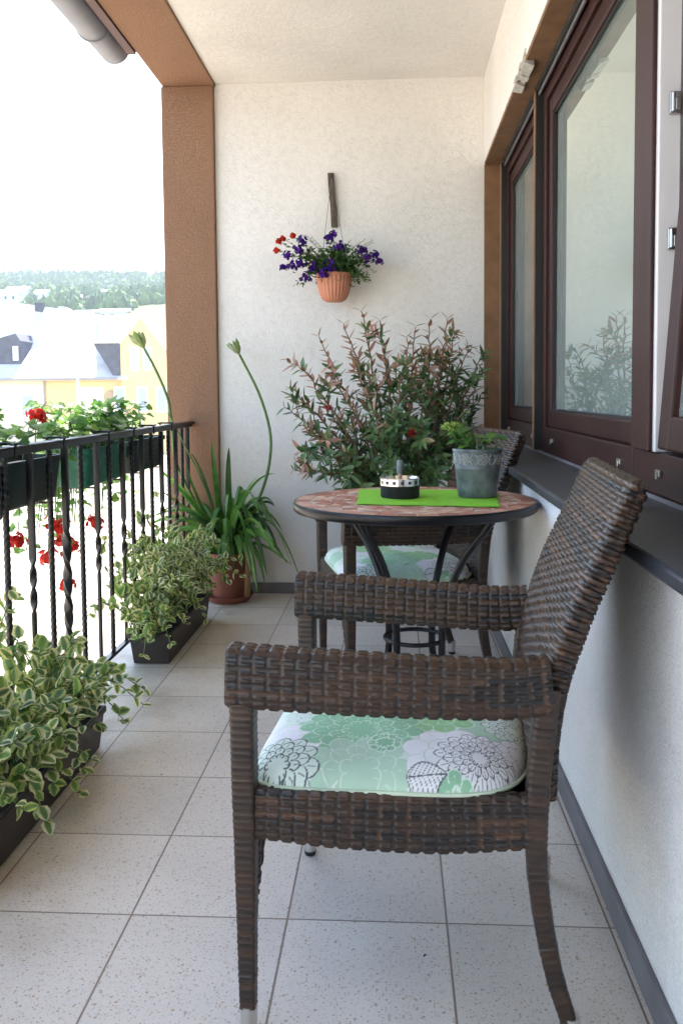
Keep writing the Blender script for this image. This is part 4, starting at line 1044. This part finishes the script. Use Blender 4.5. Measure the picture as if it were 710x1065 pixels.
for r0, r1, n, dia in ((.325, .370, 40, False), (.262, .321, 26, True), (.222, .258, 30, False), (.16, .218, 18, True), (.118, .156, 18, False), (.06, .114, 10, True), (.01, .056, 6, False)):
    for k in range(n):
        g = .0022 / max(r0, .03)
        a0, a1 = 2 * PI * k / n + g, 2 * PI * (k + 1) / n - g
        tile(r0, r1, a0, a1, jit(random.choice(PAL[:5]) if not dia else random.choice(PAL[:3]), .12), diamond=dia)
        if dia:
            am = 2 * PI * (k + 1) / n; h = PI / n - g
            for ra, rb in ((r1, (r0 + r1) / 2), (r0, (r0 + r1) / 2)):
                z1 = TZ + .0006; rm = ra + (rb - ra) * .72
                q = [(TXC + rr * math.cos(aa), TYC + rr * math.sin(aa)) for rr, aa in ((ra, am - h * .8), (ra, am + h * .8), (rm, am))]
                if rb > ra: q = q[::-1]
                q = q[::-1]; area = sum(q[i][0] * q[(i + 1) % 3][1] - q[(i + 1) % 3][0] * q[i][1] for i in range(3))
                if area < 0: q = q[::-1]
                m.add([(x, y, z1 - .002) for x, y in q] + [(x, y, z1) for x, y in q], [(3, 4, 5)] + [(i, (i + 1) % 3, 3 + (i + 1) % 3, 3 + i) for i in range(3)], jit(random.choice([(.70, .57, .46), (.62, .46, .36), (.40, .18, .13)]), .12))
obj('mosaic_tiles', m, 'mosaic', t, smooth=False)
for a in (-35, 55, 145, 235):
    a = rad(a); prof = [(.285, .708), (.245, .655), (.185, .58), (.138, .49), (.108, .40), (.100, .31), (.106, .22), (.150, .11), (.215, .02), (.235, .006)]
    p = smooth_path([(TXC + r * math.cos(a), TYC + r * math.sin(a), z) for r, z in prof], 40)
    m = MB(); m.tube(p, .0115, 10); lg = obj('leg', m, 'table_iron', t)
    m = MB(); m.lathe([(0, 0), (.012, 0), (.013, .012), (0, .012)], 14, c=(p[-1][0], p[-1][1], 0)); obj('foot', m, 'black_rubber', lg)
m = MB(); ring = [(TXC + .094 * math.cos(a), TYC + .094 * math.sin(a), .300) for a in np.linspace(0, 2 * PI, 61)]; m.tube(ring, .007, 8, cap=False); obj('ring_brace', m, 'table_iron', t)
m = MB(); ring = [(TXC + .270 * math.cos(a), TYC + .270 * math.sin(a), .700) for a in np.linspace(0, 2 * PI, 91)]; m.tube(ring, .007, 8, cap=False); obj('top_brace', m, 'table_iron', t)

# things on the table
ZT0 = TZ + .0009
nx, ny = 60, 60
P = np.zeros((ny, nx, 3)); X, Y = np.meshgrid(np.linspace(0, 1, nx), np.linspace(0, 1, ny))
cor = np.array([(-.112, 2.585), (.300, 2.525), (.345, 2.95), (-.122, 3.0)])
for k in range(2):
    P[..., k] = (1 - Y) * ((1 - X) * cor[0, k] + X * cor[1, k]) + Y * ((1 - X) * cor[3, k] + X * cor[2, k])
P[..., 0] += .0025 * np.sin(Y * 11 + 1) * (X - .5) + .002 * np.sin(Y * 23); P[..., 1] += .003 * np.sin(X * 13) + .0015 * np.sin(X * 31)
P[..., 2] = ZT0 + .0022 + .0012 * np.sin(X * 9 + Y * 2) * np.sin(Y * 7) + .0007 * np.sin(X * 21 - Y * 9)
m = MB(); m.grid(P); Pb = P.copy(); Pb[..., 2] = ZT0; m.grid(Pb, None, flip=True)
tag(obj('placemat', m, 'placemat'), 'lime green cloth mat lying on the mosaic table', 'placemat')
ZM = ZT0 + .0030
AX, AY = .018, 2.765
t = thing('ashtray', (AX, AY, ZM), 'black round ashtray with a slotted chrome rim on the green mat', 'ashtray')
m = MB(); m.lathe([(0, 0), (.059, 0), (.0615, .004), (.0615, .038), (.058, .040), (0, .036)], 48, c=(AX, AY, ZM)); obj('bowl', m, 'black_knit', t)
m = MB(); n = 96; an = np.arange(n) * 2 * PI / n
prof = [(.060, .0385), (.0635, .0385), (.0635, .060), (.0600, .0625), (.056, .058), (.050, .050), (.045, .046)]
P = np.zeros((len(prof), n, 3))
for i, (r, z) in enumerate(prof): P[i] = np.stack([AX + r * np.cos(an), AY + r * np.sin(an), np.full(n, ZM + z)], 1)
m.grid(P, None, wrap=True); rm = obj('rim', m, 'chrome', t)
for k in range(16):
    a = 2 * PI * k / 16 + .1; m = MB(); w = .075
    q = [(AX + .0638 * math.cos(a + s * w), AY + .0638 * math.sin(a + s * w), ZM + z) for s, z in ((-1, .0445), (1, .0445), (1, .0535), (-1, .0535))]
    m.add(q, [(0, 1, 2, 3)]); obj('slot', m, 'black_rubber', rm, smooth=False)
m = MB(); m.lathe([(.0455, .0465), (.02, .046), (0, .047)], 30, c=(AX, AY, ZM)); obj('ash_bed', m, 'ash', t)
m = MB(); m.tube([(AX, AY, ZM + .04), (AX, AY, ZM + .075)], .0065, 12); kn = obj('plunger', m, 'tan_plaque', t)
m = MB(); m.lathe([(0, .075), (.010, .075), (.0115, .09), (.011, .112), (.008, .118), (0, .118)], 20, c=(AX, AY, ZM)); obj('plunger_knob', m, 'zinc', kn)
BX, BYY = .262, 2.775
t = thing('zinc_bucket', (BX, BYY, ZM), 'small grey zinc bucket with white rose relief on the table', 'bucket')
m = MB(); prof = [(0, .001), (.060, .001), (.0615, .004), (.0635, .03), (.0702, .088), (.0712, .090), (.0712, .094), (.0706, .096), (.0765, .145), (.0785, .146), (.0790, .150), (.0775, .153), (.0755, .150), (.070, .10), (.058, .006), (0, .006)]
m.lathe(prof, 64, c=(BX, BYY, ZM)); bk = obj('body', m, 'zinc', t)
m = MB(); m.tube(smooth_path([(BX + .003, BYY - .0795, ZM + .150), (BX - .009, BYY - .081, ZM + .158), (BX - .007, BYY - .081, ZM + .166), (BX + .009, BYY - .081, ZM + .166), (BX + .011, BYY - .081, ZM + .158), (BX + .003, BYY - .0795, ZM + .150)], 24), .0022, 6); obj('handle_ear', m, 'zinc', t)
m = MB(); m.tube([(BX - .001, BYY - .0615, ZM + .004), (BX - .001, BYY - .0690, ZM + .088)], .0012, 5); obj('seam', m, 'zinc', t)
def onb(a, z):   # point on the bucket wall
    r = .0712 + (z - .094) / .052 * .0055 + .0006; return (BX + r * math.cos(a), BYY + r * math.sin(a), ZM + z)
for k in range(8):
    a0 = -PI / 2 + .16 + k * 2 * PI / 8; m = MB()
    for q, (r0, turns) in enumerate(((.017, 1.), (.0125, 1.), (.008, 1.2), (.004, 1.))):
        th = np.linspace(0, 2 * PI * turns, 30); rr = r0 * (1 + .13 * np.cos(5 * th + q)) 
        m.tube([onb(a0 + x * math.cos(y_) / .073, .121 + x * math.sin(y_)) for x, y_ in zip(rr, th)], .0009, 5)
    for sgn in (-1, 1):
        for dz in (-.012, 0, .012): m.tube([onb(a0 + sgn * (.018 / .073) , .121 + dz * .5), onb(a0 + sgn * (.0235 / .073), .121 + dz * 1.3)], .0012, 5)
    obj('rose_relief', m, 'zinc_white', bk)
m = MB(); m.lathe([(.0725, .128), (.03, .134), (0, .135)], 40, c=(BX, BYY, ZM)); obj('soil', m, 'soil', t)
random.seed(18)
t = thing('kalanchoe', (BX, BYY, ZM + .13), 'small leafy plant with yellow-green buds growing in the zinc bucket', 'plant')
ml, ms, mf = MB(), MB(), MB()
for k in range(46):
    az = random.uniform(0, 2 * PI); R = random.uniform(.01, .075); a = np.array([BX, BYY, ZM + .13]); hh = random.uniform(.02, .07)
    if k > 34: az = random.uniform(PI * .8, PI * 1.3); hh = random.uniform(.06, .11); R = random.uniform(.03, .06)
    e = a + np.array([math.cos(az) * R, math.sin(az) * R, hh]); ms.tube([a, (a + e) / 2 + np.array([0, 0, .01]), e], .0022, 5)
    ll = random.uniform(.032, .055); dk = random.random() < .35 and math.cos(az) > 0
    leaf(ml, e, np.array([math.cos(az), math.sin(az), random.uniform(-.2, .7)]), np.array([0, -.3, 1]) + rdir() * .3, ll, ll * .72, 'oval', droop=.7, fold=.2, c_mid=jit((.035, .06, .03) if dk else random.choice([(.12, .26, .045), (.17, .33, .06), (.08, .19, .04)]), .2), na=5, nb=5, wavy=.06)
c = np.array([BX - .082, BYY - .01, ZM + .215]); ms.tube(smooth_path([(BX - .02, BYY, ZM + .13), (BX - .06, BYY, ZM + .17), tuple(c)], 8), .0025, 6)
for k in range(60):
    d = rdir(-.2, 1); q = c + d * np.array([.026, .026, .016]); mf.tube([q, q + d * .004, q + d * .009], [.002, .0042, .001], 5, col=jit(random.choice([(.30, .42, .08), (.24, .38, .07), (.40, .46, .12)]), .15))
obj('stems', ms, 'green_stem', t); obj('leaves', ml, 'leaf', t); obj('flower_buds', mf, 'petal', t)

# crumbs on the floor
for (x, y, r, lab) in ((.29, 3.93, .012, 'dry curled leaf lying on the tiles beside the far chair leg'), (.05, 1.60, .004, 'tiny dark crumb on the tiles under the near chair'), (.135, 1.39, .006, 'dark crumb on the tiles at the bottom edge of the view'), (-.66, 2.36, .004, 'tiny dark speck on the tiles beside the near trough')):
    m = MB(); leaf(m, (x, y, .002), (1, .3, .05), (0, 0, 1), r * 2, r * 1.4, 'oval', droop=-.6, fold=.5, na=4, nb=5)
    tag(obj('dry_leaf' if r > .01 else 'crumb', m, 'dry_leaf' if r > .01 else 'black_rubber'), lab, 'leaf' if r > .01 else 'crumb')

# ---------------------------------------------------------------- outside
m = MB()
xs = np.linspace(-1200, 700, 40); ys = np.r_[-400, -50, 0, 30, 60, 90, 130, 170, 220, 280, 340, 400, 460, 520, 580, 640, 700, 760, 820, 880, 940, 1000, 1060, 1150, 1300]
def terr(x, y):
    s = np.interp(y, [-400, 110, 200, 330, 450, 1000, 1100, 1300], [GZ, GZ, 8, 28, 42, 128, 131, 120])
    und = 4 * np.sin(x * .013 + 1) + 3 * np.sin(y * .017 + x * .006) + 6 * np.sin(x * .0046 + 2.1)
    return s + und * np.clip((y - 130) / 200, 0, 1)
P = np.zeros((len(ys), len(xs), 3))
for i, y in enumerate(ys): P[i] = np.stack([xs, np.full(len(xs), y), terr(xs, y)], 1)
k = 6
m.grid(P[k - 1:]); struct('hill', m, 'meadow', base=(0, 0, 0))
m = MB(); m.grid(P[:k]); struct('ground', m, 'paving', base=(0, 0, 0))

# forest on the far slope (one mass) with individual nearer houses
random.seed(3); m = MB()
ico = bpy.data.meshes.new('tmp'); import bmesh
bm = bmesh.new(); bmesh.ops.create_icosphere(bm, subdivisions=2, radius=1); IV = np.array([v.co[:] for v in bm.verts]); IF = [tuple(v.index for v in f.verts) for f in bm.faces]; bm.free(); bpy.data.meshes.remove(ico)
def crown(x, y, z, r, h, col, con):
    V = IV.copy(); nz = 1 + .28 * np.sin(V[:, 0] * 5 + x) * np.sin(V[:, 1] * 6 + y) + rng.normal(0, .13, len(V)); V = V * nz[:, None]
    if con: f = (1 - (V[:, 2] + 1) / 2); V[:, 0] *= (.15 + .9 * f); V[:, 1] *= (.15 + .9 * f)
    V = V * np.array([r, r, h / 2]) + np.array([x, y, z + h / 2]); c = np.asarray(col) * (rng.uniform(.7, 1.3, (len(V), 1))); m.add(V, IF, c)
FO = [(.075, .14, .045), (.10, .175, .05), (.06, .11, .05), (.13, .20, .06)]
cnt = 0
while cnt < 5400:
    y = random.uniform(395, 1060) if random.random() < .8 else random.uniform(930, 1050); x = random.uniform(-640, -120) * (y / 800)
    fx = (x / y) * 908 + 409.5
    if y < 455 and fx > 138 and random.random() < .93: continue
    if y < 760 and random.random() < .35 and math.sin(x * .03) * math.sin(y * .021) > .2: continue
    if any(abs(fx - hx_) < hw_ and hd_ - 70 < y < hd_ + 14 for hx_, hd_, hw_ in ((6, 470, 14), (17, 560, 13), (42, 540, 10), (92, 560, 16), (109, 600, 8), (87, 380, 12), (117, 390, 16))): continue
    con = (y > 900 and random.random() < .55) or random.random() < .12
    z = float(terr(np.array([x]), y)[0]); k_ = .45 + .55 * y / 950; r = random.uniform(2.2, 4.8) * k_; h = random.uniform(6, 13) * k_
    crown(x, y, z - 1, r * (.7 if con else 1), h * (1.15 if con else 1), FO[2] if con else random.choice(FO), con); cnt += 1
o = obj('forest', m, 'forest', base=(0, 0, 0)); o['kind'] = 'stuff'; o['label'] = 'hazy wooded hillside far behind the houses'

def at_px(px, py, d):   # world point at distance d for surveying the far scene
    v = fw + ri2 * ((px - 355) / F_PX) - up2 * ((py - CY) / F_PX); v = v / v.y * d
    return (v.x, d, EYE + v.z)
def hill_house(px, py, d, w, h, roofm, label, wallm='far_white'):
    x, y, z = at_px(px, py, d); zt = z - h
    t = thing('hill_house', (x, y, zt), label, 'house', 'far houses on the hillside')
    m = MB(); m.box(x - w / 2, x + w / 2, y, y + 9, zt - 3, z); wl = obj('wall', m, wallm, t, smooth=False)
    m = MB(); o_ = .6; rh = h * .5
    m.add([(x - w / 2 - o_, y - o_, z), (x + w / 2 + o_, y - o_, z), (x + w / 2 + o_, y + 9.6, z), (x - w / 2 - o_, y + 9.6, z), (x - w / 2 - o_, y + 4.5, z + rh), (x + w / 2 + o_, y + 4.5, z + rh)], [(0, 1, 5, 4), (2, 3, 4, 5), (0, 4, 3), (1, 2, 5), (3, 2, 1, 0)])
    obj('roof', m, roofm, t, smooth=False)
    for k in range(max(2, int(w / 4))):
        xx = x - w / 2 + (k + .5) * w / max(2, int(w / 4)); m = MB(); m.box(xx - .6, xx + .6, y - .05, y + .02, z - h * .65, z - h * .3); obj('window', m, 'far_slate', wl, smooth=False)
hill_house(6, 305, 470, 13, 5, 'far_white', 'white house on the hillside at the left edge of the view')
hill_house(17, 301, 560, 14, 5, 'roof_pale', 'pale house on the hillside among trees, second from the left edge')
hill_house(42, 304, 540, 8, 4.5, 'far_white', 'small white house on the hillside left of the lamp post')
hill_house(92, 309, 560, 17, 4, 'roof_pale', 'long low white house in the middle of the wooded hillside')
hill_house(109, 304, 600, 6, 4.5, 'roof_pale', 'tiny pale house on the hillside above the long white one')
hill_house(87, 325, 380, 9, 3, 'roof_pale', 'pale house just above the yellow house roof ridge', 'far_white')
hill_house(117, 324, 390, 13, 3.5, 'far_white', 'wide white house just above the gable of the yellow house')

# the yellow house across the street; facade plane turned slightly
HD = 62.
t = thing('yellow_house', (-24, HD, GZ), 'large yellow house with a pale roof across the street', 'house')
def hp(px, py, d=HD): return np.array(at_px(px, py, d))
ex0 = hp(-95, 392)[0]; ex1 = hp(126, 392)[0]; ez = hp(60, 392)[2]; rz_ = hp(40, 322, HD + 6.5)[2]
cx1 = hp(45, 392)[0]
m = MB(); m.box(ex0, cx1, HD, HD + 13, GZ, ez); obj('wall', m, 'wall_cream', t, smooth=False)
m = MB(); m.box(cx1 + .001, hp(174, 392)[0], HD + .01, HD + 13, GZ, ez); obj('wall', m, 'wall_yellow', t, smooth=False)
m = MB(); rl = hp(-95, 305, HD + 6.5)[2]; rr_ = hp(140, 335, HD + 6.5)[2]
m.add([(ex0 - .4, HD - .5, ez - .1), (ex1 + .7, HD - .5, ez - .1), (ex1 + .7, HD + 13.5, ez - .1), (ex0 - .4, HD + 13.5, ez - .1), (ex0 - .4, HD + 6.5, rl), (ex1 + .7, HD + 6.5, rr_),
       (ex0 - .4, HD - .5, ez - .28), (ex1 + .7, HD - .5, ez - .28)], [(0, 1, 5, 4), (2, 3, 4, 5), (0, 4, 3), (1, 2, 5), (3, 2, 1, 0), (6, 7, 1, 0)])
rf = obj('roof', m, 'roof_pale', t, smooth=False)
b = hp(42, 317, HD + 6.3); m = MB(); m.box(b[0] - .3, b[0] + .3, b[1] - .3, b[1] + .3, b[2] - 1.2, b[2] + .15); obj('chimney', m, 'far_slate', rf, smooth=False)
m = MB(); m.tube([(cx1 + .1, HD - .08, ez - .2), (cx1 + .1, HD - .08, GZ)], .07, 8); obj('downpipe', m, 'far_shutter', t)
m = MB(); m.tube([(ex0, HD - .55, ez - .15), (ex1 - .1, HD - .55, ez - .15)], .09, 8); obj('gutter', m, 'far_shutter', t)
# cross gable wing
gx0, gx1 = hp(126, 392, HD - .3)[0], hp(173, 392, HD - .3)[0]; ga = hp(146.5, 331, HD - .3); ge = hp(126, 357, HD - .3)[2]; gr = hp(173, 366, HD - .3)[2]
m = MB(); m.prism([(gx0, GZ), (gx1, GZ), (gx1, gr), (ga[0], ga[2]), (gx0, ge)], HD - .3, HD + 5.5); wg = obj('gable_wall', m, 'wall_yellow', t, smooth=False)
m = MB(); o_ = .25
A0, A1, A2, A3 = hp(125, 356.5, HD - .4), hp(146.5, 329.8, HD - .4), hp(91, 327, HD + 9), hp(96, 356, HD + 5)
B1, B2 = hp(174, 365, HD - .4), hp(150, 352, HD + 9)
for q in ((A0, A1, A2, A3), (A1, B1, B2, A2)):
    q = [tuple(a) for a in q]; m.add(q + [(a[0], a[1], a[2] - .10) for a in q], [(0, 1, 2, 3), (7, 6, 5, 4), (0, 4, 5, 1), (1, 5, 6, 2), (2, 6, 7, 3), (3, 7, 4, 0)])
obj('gable_roof', m, 'roof_pale', t, smooth=False)
q = [hp(97, 357, HD - .28), hp(125.6, 357, HD - .28), hp(125.6, 391, HD - .28), hp(118, 391, HD - .28)]
m = MB(); v = [tuple(a) for a in q] + [(a[0], HD + 3, a[2]) for a in q]; m.add(v, [(3, 2, 1, 0), (0, 1, 5, 4), (1, 2, 6, 5), (2, 3, 7, 6), (3, 0, 4, 7)]); obj('slate_dormer', m, 'far_slate', t, smooth=False)
m = MB(); a, b = hp(97, 357, HD - .35), hp(126, 357, HD - .35); m.box(a[0] - .1, b[0] + .1, HD - .5, HD - .2, a[2] - .02, a[2] + .10); obj('dormer_roof', m, 'roof_pale', t, smooth=False)
# left dormer
a, b = hp(-6, 352, HD + 1.2), hp(22, 378, HD + 1.2); m = MB(); mx_ = (a[0] + b[0]) / 2 + .35
m.prism([(a[0], b[2] - .4), (b[0], b[2] - .4), (b[0], a[2] - .2), (mx_ + .3, a[2] + .35), (a[0], a[2] - .1)], HD + 1.2, HD + 6); dm = obj('dormer', m, 'far_slate', t, smooth=False)
a, b = hp(13.5, 360, HD + 1.15), hp(19.5, 375, HD + 1.15); m = MB(); m.box(a[0], b[0], HD + 1.12, HD + 1.22, b[2], a[2]); obj('window', m, 'far_white', dm, smooth=False)
for (x0, y0_, x1, y1_, mt) in ((83, 405, 105, 424, 'far_white'), (120, 404, 129, 428, 'far_window'), (144, 404, 152.5, 427, 'far_window'), (164, 404, 172, 427, 'far_window'), (136.5, 362, 143, 384, 'far_window'), (150.5, 362, 156, 384, 'far_window'), (22, 412, 32, 432, 'far_window')):
    a, b = hp(x0, y0_, HD - .36), hp(x1, y1_, HD - .36); g_ = .13
    yy = HD - .36 if x0 > 115 else HD - .06
    m = MB(); m.box(a[0] - g_, b[0] + g_, yy, yy + .07, b[2] - g_, a[2] + g_); wn = obj('window', m, 'far_white', t, smooth=False)
    m = MB(); m.box(a[0], b[0], yy - .03, yy + .02, b[2], a[2]); obj('pane', m, mt, wn, smooth=False)
    if mt == 'far_white':
        m = MB(); m.box(a[0], b[0], yy - .06, yy - .031, b[2], b[2] + .35); obj('shutter', m, 'far_shutter', wn, smooth=False)
a = hp(114, 413, HD - .2); m = MB(); m.prism([(a[0] + .42 * math.cos(k), a[2] + .5 * math.sin(k)) for k in np.linspace(0, 2 * PI, 20, endpoint=False)], HD - .08, HD + .005); obj('wall_plaque', m, 'tan_plaque', t, smooth=False)
# brown roofed house at the right behind the gable
x, y, z = at_px(168, 352, 95); t = thing('brown_roof_house', (x, y, GZ), 'house with a brown roof half hidden behind the pillar', 'house')
m = MB(); m.box(x - 2.6, x + 8, y, y + 8, GZ, z - 2.2); obj('wall', m, 'wall_cream', t, smooth=False)
m = MB(); m.add([(x - 3, y - .4, z - 2.4), (x + 8.4, y - .4, z - 2.4), (x + 8.4, y + 8.4, z - 2.4), (x - 3, y + 8.4, z - 2.4), (x, y + 4, z + .3), (x + 8.4, y + 4, z + .3)], [(0, 1, 5, 4), (2, 3, 4, 5), (0, 4, 3), (1, 2, 5), (3, 2, 1, 0)]); obj('roof', m, 'roof_brown', t, smooth=False)
# lamp post
x, y, z = at_px(79, 326, 34); t = thing('lamp_post', (x, y, GZ), 'slim grey lamp post in front of the yellow house', 'lamp post')
m = MB(); m.tube([(x, y, GZ), (x, y, GZ + 2), (x, y, z)], [.085, .06, .045], 10); obj('pole', m, 'pole_grey', t)
m = MB(); m.tube(smooth_path([(x, y, z), (x - .1, y - .2, z + .1), (x - .2, y - .5, z + .12)], 8), .04, 8); m.box(x - .32, x - .1, y - 1.0, y - .5, z + .08, z + .18); obj('lamp_head', m, 'pole_grey', t, smooth=False)

# ---------------------------------------------------------------- haze
m = MB(); m.box(-1500, 900, -420, 1310, GZ - 40, 190)
mt, nt, out = newmat('haze'); pv = N(nt, 'ShaderNodeVolumePrincipled'); pv.inputs['Color'].default_value = (.86, .93, 1., 1); pv.inputs['Density'].default_value = .0003; pv.inputs['Anisotropy'].default_value = .0
L(nt, pv, 'Volume', out, 'Volume'); MATS['haze'] = mt
hz = obj('haze', m, 'haze', smooth=False, base=(0, 0, 0)); hz['kind'] = 'stuff'

for o in bpy.data.objects:
    if '_base' in o: del o['_base']
# ---------------------------------------------------------------- render settings
SC.render.engine = 'CYCLES'
SC.view_settings.view_transform = 'Standard'; SC.view_settings.look = 'None'
SC.view_settings.exposure = 2.3; SC.view_settings.gamma = 1.0
cy = SC.cycles
cy.use_denoising = True
try: cy.denoiser = 'OPENIMAGEDENOISE'
except Exception: pass
cy.max_bounces = 10; cy.diffuse_bounces = 6; cy.glossy_bounces = 4; cy.transmission_bounces = 4; cy.transparent_max_bounces = 12; cy.volume_bounces = 1
cy.caustics_reflective = False; cy.caustics_refractive = False
cy.sample_clamp_indirect = 8.0
